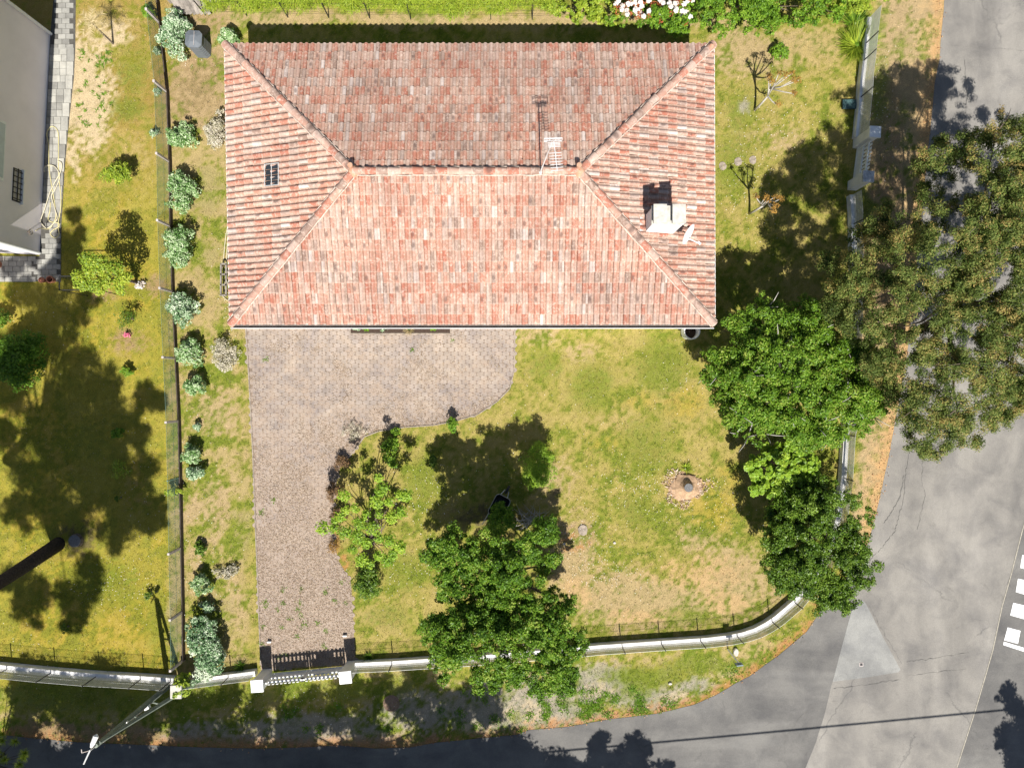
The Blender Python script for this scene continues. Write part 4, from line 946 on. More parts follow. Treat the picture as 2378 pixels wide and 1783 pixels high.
for lab, cx, cy, rx, n, mt in (('small bright bush beside the tree shadow in the neighbour lawn', 295, 862, 15, 700, 'l_bright'), ('small round shrub inside the tree shadow', 273, 1006, 16, 800, 'l_bright'), ('spindly young shrub south of the round one in the shadow', 280, 1087, 26, 420, 'l_yg'),
                               ('tiny dark seedling with a shadow near the tree stump', 275, 1157, 8, 150, 'l_dark'), ('small dead looking tuft in the middle of the neighbour lawn', 152, 1458, 12, 130, 'l_dark'), ('blue grey clump low at the wire fence', 362, 117, 11, 260, 'l_eu2'), ('blue grey lavender clump at the middle of the wire fence', 366, 214, 10, 260, 'l_eu2'), ('blue grey clump with yellow flowers beside it', 358, 308, 12, 320, 'l_eu2'), ('dark little plant above the leaning pole shadow', 347, 1381, 12, 200, 'l_dark')):
    bush('small_plant', lab, cx, cy, rx, rx, .45, n, mt, .07, .03, cat='plant', twigs=5, shell=.3)
# the trained tree of the neighbour
b = P(315, 655)
t = thing('fruit_tree', "yellow green young tree beside the neighbour's terrace with a long shadow", 'tree', b)
cl = []
for cx, cy, z, rr in ((190, 655, 2.2, .3), (215, 625, 2.4, .35), (240, 615, 2.3, .35), (270, 620, 1.9, .3), (215, 660, 2.2, .3), (285, 645, 1.6, .3), (280, 668, 1.2, .28), (250, 650, 1.9, .32), (180, 640, 2.5, .22), (200, 600, 2.8, .26), (225, 605, 2.8, .28), (235, 672, 1.7, .25), (300, 640, 1.0, .16)):
    q = P(cx, cy, z); cl.append((q.x - b.x, q.y - b.y, z, rr, rr, rr * .8))
limb_mb((0, 0, 0), [c[:3] for c in cl], .06, mid_z=.4).build('trunk', M['bark'], t); Leaves().clumps(cl, 3400, .085, .05, .6, .3, (.45, .3)).build('crown', M['l_yg'], t)
fr = thing('plant_support', 'thin metal plant frame standing in the yellow green young tree', 'plant frame', P(245, 660))
s = MB()
for x_ in (-.7, .7):
    for y_ in (-.45, .05): s.tube([(x_, y_, 0), (x_, y_, 1.7)], .018, 6)
s.bar((-.7, .05, 1.7), (.7, .05, 1.7), .03); s.bar((-.7, -.45, 1.7), (.7, -.45, 1.7), .03); s.bar((-.7, -.45, 1.7), (-.7, .05, 1.7), .03); s.bar((.7, -.45, 1.7), (.7, .05, 1.7), .03)
s.build('frame', M['dark'], fr)
t = bush('flower_clump', 'white and pink flowering clump in the round bare bed', 326, 662, 13, 13, .35, 300, 'f_white', .05, .045, cat='flowers')
t = bush('flower_clump', 'bright pink blossom at the foot of the dark azalea', 296, 778, 9, 8, .3, 120, 'f_pink', .05, .045, cat='flowers')
# small palm
b = P(263, 102); t = thing('small_palm', 'small yellowing palm casting a thin shadow in the sandy patch', 'palm', b)
hd = P(212, 52, 1.45) - b; hd.z = 1.45; MB().tube([(0, 0, 0), (hd.x * .4, hd.y * .5, .8), tuple(hd)], [.04, .03, .02], 7).build('trunk', M['bark'], t)
bl = Blades()
for k in range(8):
    a = k * .785; L = .55; d0 = Vector((math.cos(a), math.sin(a), .25))
    for j in range(14):
        q = hd + d0 * (L * j / 14) - Vector((0, 0, .25 * (j / 14) ** 2))
        for sd_ in (-1, 1):
            w_ = Vector((-math.sin(a) * sd_, math.cos(a) * sd_, -.15)) + d0 * .7; bl.add(np.array([q[:]]), np.array([w_[:]]), .2, .022, np.array([random.random()]))
bl.build('fronds', M['l_straw'], t)
# bright conifer like bush, green bush by the wheelbarrow, others in the middle
bush('bright_shrub', 'bright fresh green bush north east of the wheelbarrow, half in shade', 1252, 1085, 42, 64, 1.7, 8000, 'l_lime', .07, .02, tint=(.5, .25))
bush('green_shrub', 'leafy green bush hiding the south end of the wheelbarrow', 1165, 1205, 34, 40, 1.1, 3200, 'l_bright', .08, .045)
bush('dark_bush', 'dense dark blue green bush at the foot of the thin yellow green tree', 852, 1345, 40, 44, 1.1, 5200, 'l_dark', .07, .035, tint=(.6, .28))
bush('green_shrub', 'small green shrub on the curved kerb of the driveway', 1048, 985, 18, 20, .8, 1000, 'l_bright', .07, .04, tint=(.4, .2))
bush('green_shrub', 'leafy shrub inside the curve of the kerb', 908, 1055, 24, 42, .9, 1800, 'l_bright', .08, .045)
bush('green_shrub', 'small sprig with bright leaves above the leafy shrub', 917, 1003, 12, 14, .5, 420, 'l_bright')
bush('dark_bush', 'small dark bush at the edge of the big tree shadow', 1008, 1070, 12, 16, .6, 500, 'l_dark')
bush('dry_bush', 'dry straggly clump on the kerb at the inner corner of the driveway', 822, 1000, 34, 24, .35, 700, 'l_pale', .09, .012, cat='bush', shell=.1, twigs=12, rand=1.3)
bush('dry_bush', 'brown dry bush west of the thin yellow green tree', 778, 1272, 26, 22, .4, 500, 'l_rust', .05, .02, cat='bush', shell=.1, twigs=14, rand=1.3)
bush('rusty_shrub', 'reddish brown low shrub at the driveway edge north of the thin tree', 790, 1075, 24, 20, .6, 900, 'l_redb', .06, .03, shell=.2, twigs=10, rand=1.2)
bush('rusty_shrub', 'dark reddish shrub between the driveway and the thin tree', 775, 1140, 22, 30, .7, 1100, 'l_redb', .06, .03, shell=.2, twigs=10, rand=1.2)
bush('rusty_shrub', 'dark reddish shrub low at the west side of the thin tree near the driveway', 790, 1200, 24, 34, .7, 1300, 'l_redb', .06, .03, shell=.2, twigs=10, rand=1.2)
b = P(862, 1262); t = thing('young_tree', 'thin young tree with sparse yellow green leaves beside the driveway', 'tree', b)
cl = []
for cx, cy, z in ((750, 1225, 2.3), (775, 1228, 2.2), (800, 1150, 2.4), (802, 1185, 2.2), (790, 1200, 2.2), (825, 1180, 2.3), (850, 1195, 2.2), (880, 1110, 2.6), (887, 1135, 2.5), (905, 1165, 2.3), (930, 1150, 2.4), (945, 1150, 2.3), (880, 1195, 2.3), (910, 1200, 2.2), (835, 1215, 2.2), (865, 1225, 2.3), (800, 1235, 2.2), (780, 1210, 2.1),
                   (880, 1250, 2.1), (905, 1255, 2.0), (850, 1260, 1.9), (820, 1275, 1.9), (915, 1285, 1.8), (880, 1290, 1.8), (930, 1270, 1.9), (840, 1300, 1.7), (900, 1300, 1.6), (860, 1310, 1.6), (830, 1245, 2.1), (930, 1190, 2.3), (875, 1165, 2.4)):
    q = P(cx, cy, z); rr = random.uniform(.16, .27); cl.append((q.x - b.x, q.y - b.y, z, rr, rr, rr * .7))
limb_mb((0, 0, 0), [c[:3] for c in cl], .055, mid_z=.3, n=6).build('trunk', M['bark'], t); Leaves().clumps(cl, 4800, .085, .055, .8, .2, (.5, .22)).build('crown', M['l_lime'], t)
# pile of cut twigs
b = P(1232, 1205); s = MB()
for k in range(34):
    a = random.uniform(0, math.pi); L = random.uniform(.25, .6); c_ = Vector((random.uniform(-.4, .4), random.uniform(-.25, .25), random.uniform(.03, .2))); d = Vector((math.cos(a), math.sin(a), random.uniform(-.1, .1))) * L
    s.tube([c_ - d, c_ + d * .3 + Vector((0, 0, .03)), c_ + d], [.012, .009, .004], 5)
o = s.build('twig_pile', M['palebark']); o.location = b; tag(o, 'heap of cut branches lying in the shade beside the large middle tree', 'branch pile')
# pollarded trees
def pollard(label, base, ends, forks):
    b = P(*base); t = thing('pollarded_tree', label, 'tree', b, 0, 'pollarded young trees east of the house'); s = MB()
    F_ = [Vector((P(x, y, z) - b).xy.to_3d()) + Vector((0, 0, z)) for x, y, z in forks]
    s.tube([Vector((0, 0, -.03)), F_[0] * .5 + Vector((.02, 0, 0)), F_[0]], [.05, .04, .035], 8)
    cl = []
    for fi, x, y, z in ends:
        e = P(x, y, z) - b; e.z = z; f = F_[fi]; s.tube([f, f.lerp(e, .5) + Vector((random.uniform(-.08, .08), random.uniform(-.08, .08), -.06)), e], [.03, .022, .014], 6)
        s.lathe((e.x, e.y, e.z - .03), [(.01, 0), (.035, .02), (.03, .06), (.01, .07)], 7); cl.append((e.x, e.y, e.z + .05, .13, .13, .12))
    for a, c_ in zip(F_[:-1], F_[1:]): s.tube([a, c_], [.035, .03], 7)
    s.build('trunk', M['palebark'], t, smooth=True); [Leaves().clumps([c_], 46, .09, .03, .5, .2, (.5, .3)).build('leaf_tuft', M['l_rust'], t) for c_ in cl]
pollard('pollarded tree with rusty leaf tufts, nearer the north hedge', (1752, 256), [(0, 1785, 180, 1.9), (0, 1808, 172, 2.2), (1, 1838, 172, 2.4), (1, 1842, 186, 2.3), (1, 1852, 188, 2.2), (1, 1843, 218, 2.0), (0, 1807, 243, 1.2), (1, 1823, 176, 2.4), (1, 1790, 190, 1.9)], [(1783, 224, 1.1), (1788, 206, 1.4)])
pollard('pollarded tree with rusty leaf tufts, level with the chimney', (1740, 496), [(0, 1755, 457, 2.3), (0, 1781, 466, 2.1), (0, 1800, 457, 2.4), (0, 1777, 459, 2.2), (1, 1812, 462, 2.4), (1, 1795, 490, 1.9), (1, 1800, 478, 2.0)], [(1772, 478, 1.3), (1785, 465, 1.6)])
bush('green_shrub', 'small bright shrub next to the northern pollarded tree', 1811, 124, 20, 22, .6, 900, 'l_bright', .1, .035)
# day lilies
def spiky(label, cx, cy, r, n, L, mt, name='day_lily_clump'):
    b = P(cx, cy); t = thing(name, label, 'plant', b); bl = Blades(); a = rng.random(n) * 2 * math.pi; d = np.stack([np.cos(a), np.sin(a), .35 + rng.random(n) * .7], 1)
    q = np.stack([np.cos(a), np.sin(a), np.zeros(n)], 1) * (rng.random((n, 1)) * r); bl.add(q, d, L * (.6 + .5 * rng.random(n)), .035, rng.random(n)); dd = d / np.linalg.norm(d, axis=1, keepdims=True)
    bl.build('blades', M[mt], t); MB().lathe((0, 0, 0), [(r * .5, 0), (r * .4, .06), (.01, .1)], 8).build('crown_base', M['l_dark'], t)
spiky('large spiky yellow green day lily clump at the north end of the east wall', 1990, 105, .35, 900, .75, 'l_yg')
spiky('smaller spiky green clump north of the big day lily', 1985, 55, .2, 260, .6, 'l_bright')
spiky('yellow grassy tuft beside the pale tree stump', 1594, 1086, .06, 90, .26, 'l_yg', 'grass_tuft')
spiky('dark grassy tuft against the wall by the gate', 856, 1525, .06, 80, .3, 'l_dark', 'grass_tuft')
spiky('dark spiky tuft beside the corner shrub', 560, 1545, .06, 80, .32, 'l_dark', 'grass_tuft')
# north hedges
b = P(850, -10); t = thing('bamboo_hedge', 'long bright green feathery hedge along the north edge', 'hedge', b)
bl = Blades(); n = 34000; x = rng.uniform(470, 1290, n); e = 36 - 16 * np.abs(np.sin(x / 37.)) + 34 * (fbm(x, x * 0, .016, 3) - .5) + rng.normal(size=n) * 2.5; f = rng.random(n) ** .8; y = e - f * 120; z = .5 + 1.3 * np.clip(f * 3, 0, 1) * rng.random(n) ** .4
k = (H - z) / F; q = np.stack([(x - CX) * k - b.x, (CY - y) * k - b.y, z], 1); d = rng.normal(size=(n, 3)) * .7; d[:, 2] = -.2 + rng.random(n) * .5; d[:, 1] -= .5
bl.add(q, d, .16 + .1 * rng.random(n), .02, np.clip(.55 + rng.normal(size=n) * .25, 0, 1)); bl.build('foliage', M['l_yg'], t)
s = MB()
for k in range(60): 
    q = P(480 + k * 13, random.uniform(-60, 0)) - b; s.tube([(q.x, q.y, 0), (q.x + random.uniform(-.1, .1), q.y - .1, 1.3)], .015, 5)
s.build('canes', M['twig'], t)
tree('mixed_hedge', 'leafy green hedge with the white blossom bush in it, west part', None, (1330, 10), [(1240, -70), (1240, 5), (1290, 25), (1340, 48), (1400, 52), (1430, 58), (1440, -70)], .7, 1.3, 34, .28, 9500, 'l_yg', ln=.08, wd=.045, cat='hedge', edge=50, limbs=6, r0=.03)
tree('mixed_hedge', 'deep green bush reaching over the roof shadow beside the blossom', None, (1540, 40), [(1400, 45), (1440, 50), (1540, 60), (1560, 75), (1590, 82), (1615, 60), (1600, 20), (1520, 10), (1430, 20)], .9, 1.6, 34, .26, 8500, 'l_bright', ln=.085, wd=.05, cat='hedge', edge=40, limbs=6, r0=.03)
tree('mixed_hedge', 'wide mid green hedge mass east of the blossom', None, (1700, 20), [(1590, -70), (1600, 50), (1640, 60), (1680, 78), (1720, 84), (1750, 62), (1800, 70), (1850, 50), (1900, 60), (1960, 30), (2000, -70)], .9, 1.7, 80, .34, 26000, 'l_bright', ln=.085, wd=.05, cat='hedge', edge=70, limbs=12, r0=.04)
tree('mixed_hedge', 'yellow green hedge end by the east wall', None, (1980, 10), [(1900, -70), (1905, 30), (1960, 40), (2010, 30), (2060, 15), (2075, -70)], .5, 1.2, 26, .28, 7500, 'l_yg', ln=.08, wd=.04, cat='hedge', edge=50, limbs=6, r0=.03)
b = P(1520, 8); t = thing('blossom_bush', 'bush covered in white blossom with some red leaves at the north edge', 'bush', b)
cl = []
for k in range(110):
    q = P(random.uniform(1425, 1610), random.uniform(-40, 38), 1.75); 
    if q.y < P(0, 20).y and random.random() < .4: continue
    cl.append((q.x - b.x, q.y - b.y, 1.6 + random.uniform(-.15, .15), .075, .075, .05))
Leaves().clumps(cl, 4200, .06, .055, 1., .6, (.7, .25)).build('blossom', M['f_white'], t)
cl2 = [(c[0] + random.uniform(-.2, .2), c[1] + random.uniform(-.2, .2), c[2] - .12, .12, .12, .1) for c in cl]
Leaves().clumps(cl2, 1300, .07, .035, .6, .3, (.5, .3)).build('red_leaves', M['f_red'], t)
limb_mb((0, 0, 0), [c[:3] for c in cl[:16]], .04, mid_z=.4).build('stem', M['bark'], t)

# trees out of the picture whose shade falls in it
def shade_tree(name, label, base, spots, leaves, mt, ln, wd, r0, trunk=None, bark='bark'):
    b = Vector((*base, 0)); t = thing(name, label, 'tree', b); cl = []
    for x, y, z, r in spots:
        for j in range(3):
            q = under(x + random.uniform(-1, 1) * r * 28, y + random.uniform(-1, 1) * r * 28, z + random.uniform(-.4, .4)); rr = r * random.uniform(.5, .8); cl.append((q.x - b.x, q.y - b.y, q.z, rr, rr, rr * .5))
    s = MB(); top = mid(*[Vector(c[:3]) for c in cl]); tr = [Vector(p) for p in (trunk or [(0, 0, 0), (top.x * .2, top.y * .2, top.z * .45), (top.x * .8, top.y * .8, top.z * .8)])]
    s.tube(tr, [r0 * (1 - .5 * i / (len(tr) - 1)) for i in range(len(tr))], 14)
    for c in cl[::7]:
        e = Vector(c[:3]); f = tr[-1]; s.tube([f, f.lerp(e, .5) + Vector((random.uniform(-.2, .2), random.uniform(-.2, .2), .1)), e], [r0 * .2, r0 * .12, .02], 6)
    s.build('trunk', M[bark], t, smooth=True)
    tw = []
    for c in cl:
        for k in range(7):
            d = Vector((random.gauss(0, 1), random.gauss(0, 1), random.gauss(0, .5))).normalized(); rr = random.uniform(.3, 1.35) * c[3]; q_ = c[3] * random.uniform(.2, .5)
            tw.append((c[0] + d.x * rr, c[1] + d.y * rr, c[2] + d.z * rr * .5, q_, q_, q_ * .5))
    Leaves().clumps(tw, int(leaves * .7), ln, wd, .3, .2, (.5, .25), low=-1).clumps([(*c[:3], c[3] * 1.15, c[4] * 1.15, c[5]) for c in cl], int(leaves * .6), ln, wd, .6, .1, (.5, .25), low=-1).build('crown', M[mt], t)
pine_spots = []
for x, y, r in ((40, 880, 1.1), (110, 800, 1.), (160, 730, .7), (110, 700, .8), (160, 850, 1.), (90, 960, 1.2), (190, 930, 1.1), (250, 900, .8), (310, 960, .6), (345, 900, .55), (360, 930, .5), (200, 1010, 1.2), (110, 1050, 1.2), (260, 1060, 1.), (300, 1130, .9), (340, 1080, .7), (210, 1120, 1.2),
                (120, 1160, 1.2), (340, 1190, .8), (260, 1200, 1.), (340, 1225, .6), (270, 1245, .5), (180, 1230, .9), (20, 1000, .8), (30, 1180, .7), (190, 1330, .8), (100, 1370, .8), (60, 1400, .7), (170, 1390, .8), (170, 1430, .5), (215, 1370, .5), (30, 1340, .6), (20, 800, 1.), (150, 640, .6), (165, 560, .5), (150, 600, .5), (250, 960, .8), (30, 610, .5), (80, 600, .4), (110, 630, .35), (20, 560, .4), (170, 500, .35), (180, 540, .4), (165, 590, .5), (185, 620, .5), (60, 680, .7), (200, 690, .5), (320, 1020, .6), (240, 1140, .9), (300, 1200, .7), (60, 1080, .8), (150, 950, .9)):
    pine_spots.append((x, y, max(12 + random.uniform(-.5, 1.2), 0), r))
shade_tree('pine_tree', 'leaning pine with a dark trunk at the left edge whose crown shades the lawn', P(118, 1282).xy, pine_spots, 140000, 'l_pine', .16, .04, .27,
           [P(*q) - P(118, 1282) for q in ((140, 1260, -.1), (66, 1309, 1.45), (0, 1352, 2.9), (-120, 1432, 5), (-420, 1640, 8.), (-560, 1860, 11))], 'pinebark')
sp = [(60, 1620, 7.5, .8), (110, 1600, 8, .9), (170, 1640, 8, 1.), (230, 1600, 8, .9), (250, 1660, 7, .8), (300, 1620, 8, 1.), (370, 1640, 8, .9), (330, 1680, 7, .8), (60, 1690, 7, .8), (190, 1690, 7, .8), (420, 1620, 8, .7), (440, 1680, 7, .8)]
shade_tree('street_tree', 'tree south of the road shading the verge by the utility pole', P(220, 2150).xy, [(a, b, c, d * 1.25) for a, b, c, d in sp], 50000, 'l_mid', .13, .07, .22)
sp = [(480, 1640, 8, .8), (540, 1610, 8, .6), (590, 1660, 7.5, .7), (640, 1600, 8, .5), (700, 1640, 8, .7), (700, 1690, 7, .9), (770, 1660, 8, .7), (800, 1600, 8.3, .6), (860, 1620, 8, .7), (880, 1580, 8.3, .5), (930, 1640, 8, .8), (1000, 1600, 8, .8), (1060, 1640, 8, .7), (1120, 1620, 8, .7), (1150, 1660, 7.5, .6), (1000, 1690, 7, .7), (850, 1700, 7, .8), (520, 1710, 7, .8), (1080, 1700, 7, .6), (950, 1560, 8.5, .4)]
shade_tree('street_tree', 'tree south of the road throwing dappled shade on the verge by the gate', P(820, 2200).xy, [(a, b, c, d * 1.2) for a, b, c, d in sp], 48000, 'l_mid', .13, .07, .25)
sp = [(x, 1765 + random.uniform(-8, 60), 6.5, .95) for x in range(40, 1260, 42)] + [(x, 1850, 6.5, 1.1) for x in range(0, 1300, 70)] + [(x, 1748, 6.6, .5) for x in (100, 180, 330, 420, 560, 640, 700, 780, 860, 960, 1040)] + [(x, 1790, 6.5, 1.2) for x in range(40, 1240, 50)] + [(1180, 1720, 6.5, .4), (1210, 1745, 6.5, .5)]
shade_tree('street_tree', 'broad tree across the side road whose shade blackens the asphalt', P(650, 2230).xy, sp, 170000, 'l_dark', .15, .1, .3)
sp = [(1320, 1775, 6, .5), (1380, 1750, 6, .5), (1400, 1710, 6.5, .35), (1430, 1770, 6, .6), (1480, 1735, 6, .5), (1490, 1780, 6, .6), (1350, 1800, 6, .7), (1550, 1790, 6, .4)]
shade_tree('street_tree', 'small tree casting one jagged shadow at the bottom edge of the side road', P(1430, 2180).xy, sp, 18000, 'l_dark', .12, .06, .15)
sp = [(2335, 1605, 6, .4), (2365, 1630, 6, .6), (2350, 1700, 6, .6), (2370, 1740, 6, .7), (2330, 1720, 6, .4), (2400, 1680, 6, .9), (2350, 1765, 6, .5), (2440, 1760, 6, 1.)]
shade_tree('street_tree', 'tree casting a dark shadow at the bottom right corner', P(2430, 2150).xy, sp, 18000, 'l_dark', .12, .06, .18)
# little pine whose needles show in the bottom left corner
b = P(10, 1750); t = thing('young_pine', 'young pine with long needles in the bottom left corner', 'tree', b)
bl = Blades(); s = MB(); s.tube([(0, 0, 0), (-.1, -.1, 1.6)], [.06, .02], 8)
for k in range(26):
    cx, cy, z = random.uniform(-40, 60), random.uniform(1690, 1830), random.uniform(.9, 1.7); q = P(cx, cy, z) - b; q.z = z; s.tube([(-.05, -.05, .6), tuple(q)], [.02, .008], 5)
    n = 170; d = rng.normal(size=(n, 3)); d[:, 2] = np.abs(d[:, 2]); bl.add(np.tile(np.array(q[:]), (n, 1)), d, .2 + .1 * rng.random(n), .012, .3 + .7 * rng.random(n))
s.build('trunk', M['pinebark'], t); bl.build('needles', M['l_yg'], t)

# ================================================================== FENCES, WALLS, GATES
def wire_panel(s, a, b, z0, z1, sp=.085, w=.006):
    a, b = Vector(a), Vector(b); d = (b - a); L = d.length; d.normalize(); h = z1 - z0; n = int((L + h) / sp)
    side = Vector((0, 0, 1)).cross(d) * .5
    for sg in (1, -1):
        for i in range(n):
            t0 = i * sp - (h if sg > 0 else 0); p0, p1 = (t0, 0.), (t0 + sg * h, h)
            if sg < 0: p0, p1 = (t0, 0.), (t0 - h, h)
            pts = [p0, p1]
            (x0_, y0_), (x1_, y1_) = pts
            if x1_ < x0_: x0_, y0_, x1_, y1_ = x1_, y1_, x0_, y0_
            if x1_ <= 0 or x0_ >= L: continue
            k = (y1_ - y0_) / (x1_ - x0_)
            if x0_ < 0: y0_ -= k * x0_; x0_ = 0
            if x1_ > L: y1_ -= k * (x1_ - L); x1_ = L
            p, q = a + d * x0_ + Vector((0, 0, z0 + y0_)), a + d * x1_ + Vector((0, 0, z0 + y1_)); e = (q - p).normalized(); wv = side.cross(e).normalized() * w / 2 + side * w * .6
            s.quad(p - wv, p + wv, q + wv, q - wv)
    for z in (z0, (z0 + z1) / 2, z1): s.bar(a + Vector((0, 0, z)), b + Vector((0, 0, z)), .007)
fposts = [(374, 57), (391, 217), (397, 378), (399, 527), (404, 678), (411, 832), (418, 977), (421, 1107), (424, 1270), (427, 1417), (428, 1530)]
wf = thing('wire_fence', 'wire mesh fence on concrete posts between the two gardens', 'fence', P(*fposts[0]))
off = P(*fposts[0]); s = MB(); low = MB()
for i, q in enumerate(fposts):
    p = P(*q) - off; 
    if i == 7: MB().tube([p, p + Vector((.01, 0, 1.15))], .025, 8).build('post', M['greenwire'], wf); continue
    MB().box((p.x, p.y, .57), (.085, .085, 1.16)).build('post', M['post'], wf, bevel=.006)
pl_ = [P(360, -60)] + [P(*q) for q in fposts]
for a, b2 in zip(pl_[:-1], pl_[1:]):
    wire_panel(s, a - off, b2 - off, .05, 1.1, .09, .007); low.bar(a - off + Vector((.03, 0, .11)), b2 - off + Vector((.03, 0, .11)), .04, .25)
s.build('wire_mesh', M['greenwire'], wf); low.build('retaining_board', mat('shade_dark_board', (.07, .055, .045), .9, .4, 6), wf)  # board colour darkened to stand for the shaded east face of a retaining edge
def low_wall(name, label, px, zt, w=.2, mat_='walltop', posts=(), zf=1.0, fence_label=None, mesh_mat='zinc', broken=0, flabel_cat='fence'):
    pts = [P(*p, zt) for p in px]; o0 = Vector((pts[0].x, pts[0].y, 0)); s = MB(); L_pts = [p - o0 for p in pts]
    # continuous strip with mitred joints
    lft, rgt = [], []
    for i, p in enumerate(L_pts):
        d = (L_pts[min(i + 1, len(L_pts) - 1)] - L_pts[max(i - 1, 0)]); d.z = 0; d.normalize(); nrm = Vector((-d.y, d.x, 0)); lft.append(p + nrm * w / 2); rgt.append(p - nrm * w / 2)
    for i in range(len(L_pts) - 1):
        a, b2, c_, d_ = lft[i], lft[i + 1], rgt[i + 1], rgt[i]; g = lambda v: Vector((v.x, v.y, -.05))
        s.quad(a, d_, c_, b2); s.quad(g(a), a, b2, g(b2)); s.quad(g(d_), g(c_), c_, d_)
    for i in (0, -1): s.quad(lft[i], rgt[i], Vector((rgt[i].x, rgt[i].y, -.05)), Vector((lft[i].x, lft[i].y, -.05)))
    o = s.build(name, M[mat_]); o.location = o0; tag(o, label, 'wall')
    s = MB(); q = [Vector((p.x, p.y, 0)) for p in pts]; ff = thing('mesh_fence', fence_label, flabel_cat, (q[0].x, q[0].y, zt))
    for a, b2 in zip(q[:-1], q[1:]): wire_panel(s, a - q[0], b2 - q[0], .03, zf - zt, .07, .012)
    s.build('wire_mesh', M[mesh_mat], ff)
    for pp in posts:
        v = P(*pp, zt) - q[0]; v.z = 0; MB().tube([v, v + Vector((0, 0, zf - zt + .06))], .02, 8).build('post', M['dark'] if mesh_mat == 'zinc' and name != 'garden_wall' else M['dark'], ff)
    return ff
low_wall('garden_wall', "neighbour's white boundary wall at the bottom left", [(-300, 1528), (0, 1551), (112, 1562), (220, 1571), (330, 1577), (402, 1582)], .3, .24, posts=[(16, 1553), (118, 1562), (222, 1571), (326, 1577), (396, 1581)], zf=1.12, fence_label="galvanised mesh fence on the neighbour's white wall")
low_wall('garden_wall', 'white wall between the corner shrub and the driveway gate', [(432, 1585), (515, 1574), (592, 1564)], .3, .2, posts=[(530, 1572)], zf=.95, fence_label='short mesh fence between the corner shrub and the driveway gate')
sw = [(822, 1545), (910, 1541), (1000, 1535), (1100, 1529), (1240, 1517), (1310, 1512), (1390, 1504), (1533, 1494), (1640, 1487), (1690, 1481), (1725, 1474), (1755, 1464), (1780, 1451), (1805, 1434), (1846, 1399), (1895, 1340), (1930, 1270), (1950, 1190), (1960, 1110), (1966, 1010), (1974, 900), (1982, 760), (1984, 600), (1983, 500), (1980, 452)]
low_wall('garden_wall', 'long curved white wall from the driveway gate round to the east gate', sw, .3, .2, posts=[(910, 1541), (1000, 1535), (1356, 1507), (1445, 1501), (1536, 1494), (1627, 1488), (1712, 1477), (1793, 1443), (1846, 1399), (1960, 1110), (1966, 1010), (1983, 520)], zf=1.0, fence_label='long mesh fence standing on the curved white wall')
low_wall('garden_wall', 'peeling white wall north of the east gate', [(1992, 318), (2000, 240), (2003, 190), (2008, 150), (2014, 90), (2020, 40)], .3, .17, posts=[(2000, 225), (2007, 140), (2012, 100)], zf=1.15, fence_label='mesh fence on the peeling wall north of the east gate')
# corner pier
c_ = P(411, 1604, .9); pr = MB().box((c_.x, c_.y, .5), (.42, .5, 1.0)).build('wall_pier', M['concrete'], bevel=.01); tag(pr, 'square concrete pier at the corner of the two gardens', 'pier')
def gate_pillar(label, cap, w, z, rz, grp):
    q = P(*cap, z); t = thing('gate_pillar', label, 'pillar', (q.x, q.y, 0), rz, grp)
    MB().box((0, 0, (z - .09) / 2), (w * .84, w * .84, z - .09)).build('pillar_body', M['render'], t, bevel=.02)
    MB().box((0, 0, z - .05), (w, w, .1)).build('pillar_cap', M['white'], t, bevel=.01)
    # quarter buttress on the garden side
    s = MB(); s.box((0, 0, 0), (1, 1, 1)); return t
gp = 'white gate pillars'
p1 = gate_pillar('white pillar west of the driveway gate', (596.5, 1593), .46, 1.17, R(4), gp); p2 = gate_pillar('white pillar east of the driveway gate', (801.5, 1573), .46, 1.15, R(6), gp)
p3 = gate_pillar('white pillar north of the small east gate', (2033, 306), .42, 1.38, R(-3), gp); p4 = gate_pillar('pillar with a dirty cap south of the small east gate', (2017.5, 409.5), .42, 1.3, R(-3), gp)
M['dirtycap'] = mat('dirty_white', (.7, .69, .68), .8, .3, 8, col2=(.34, .34, .36))
[c for c in p4.children if c.name.startswith('pillar_cap')][0].data.materials[0] = M['dirtycap']
def gate_leaf(a, b, z1, nm, parent, o0, n, solid=.5, panel=None):
    a, b = Vector(a) - o0, Vector(b) - o0; d = (b - a).normalized(); out_ = Vector((d.y, -d.x, 0)); L = (b - a).length; s = MB(); up = Vector((0, 0, 1)); rz = math.atan2(d.y, d.x)
    def bx(x, z, w, h, th=.04, o=0): q = a + d * x + up * z + out_ * o; s.box(tuple(q), (w, th, h), rz)
    for x in (.04, L - .04): bx(x, z1 / 2 + .03, .08, z1 - .06, .05)
    for z in (.1, solid, z1 - .12): bx(L / 2, z, L - .16, .08, .05)
    for k in range(n):
        x = .08 + (L - .16) * (k + .5) / n; bx(x, (solid + z1) / 2 + .05, (L - .16) / n * .56, z1 - solid + .02, .02, .036)
    lf = s.build(nm, M['white'], parent); s = MB(); q = a + d * (L / 2) + up * (solid / 2 + .05); s.box(tuple(q), (L - .18, .02, solid - .14), rz); s.build('lower_panel', M['white'], lf)
    if panel: s = MB(); q = a + d * (L * .45) + up * ((solid + z1) / 2 - .01) + out_ * .062; s.box(tuple(q), (panel, .012, .34), rz); s.build('sign_panel', M['white'], lf)
    return lf
g0 = (p1.location + p2.location) / 2; gg = thing('driveway_gate', 'white two leaf slatted gate at the bottom of the driveway', 'gate', g0)
u = (p2.location - p1.location).normalized(); A_, B_ = p1.location + u * .24, p2.location - u * .24; mid_ = (A_ + B_) / 2
gate_leaf(A_, mid_ - u * .01, .98, 'gate_leaf', gg, g0, 8); lf2 = gate_leaf(mid_ + u * .01, B_, .98, 'gate_leaf', gg, g0, 8, panel=.62)
s = MB(); q = mid_ - g0; s.box((q.x - .03, q.y - .03, .86), (.14, .12, .1)); s.build('latch', M['dark'], gg)
g1 = (p3.location + p4.location) / 2; g2 = thing('garden_gate', 'narrow white slatted gate between the two east pillars', 'gate', g1)
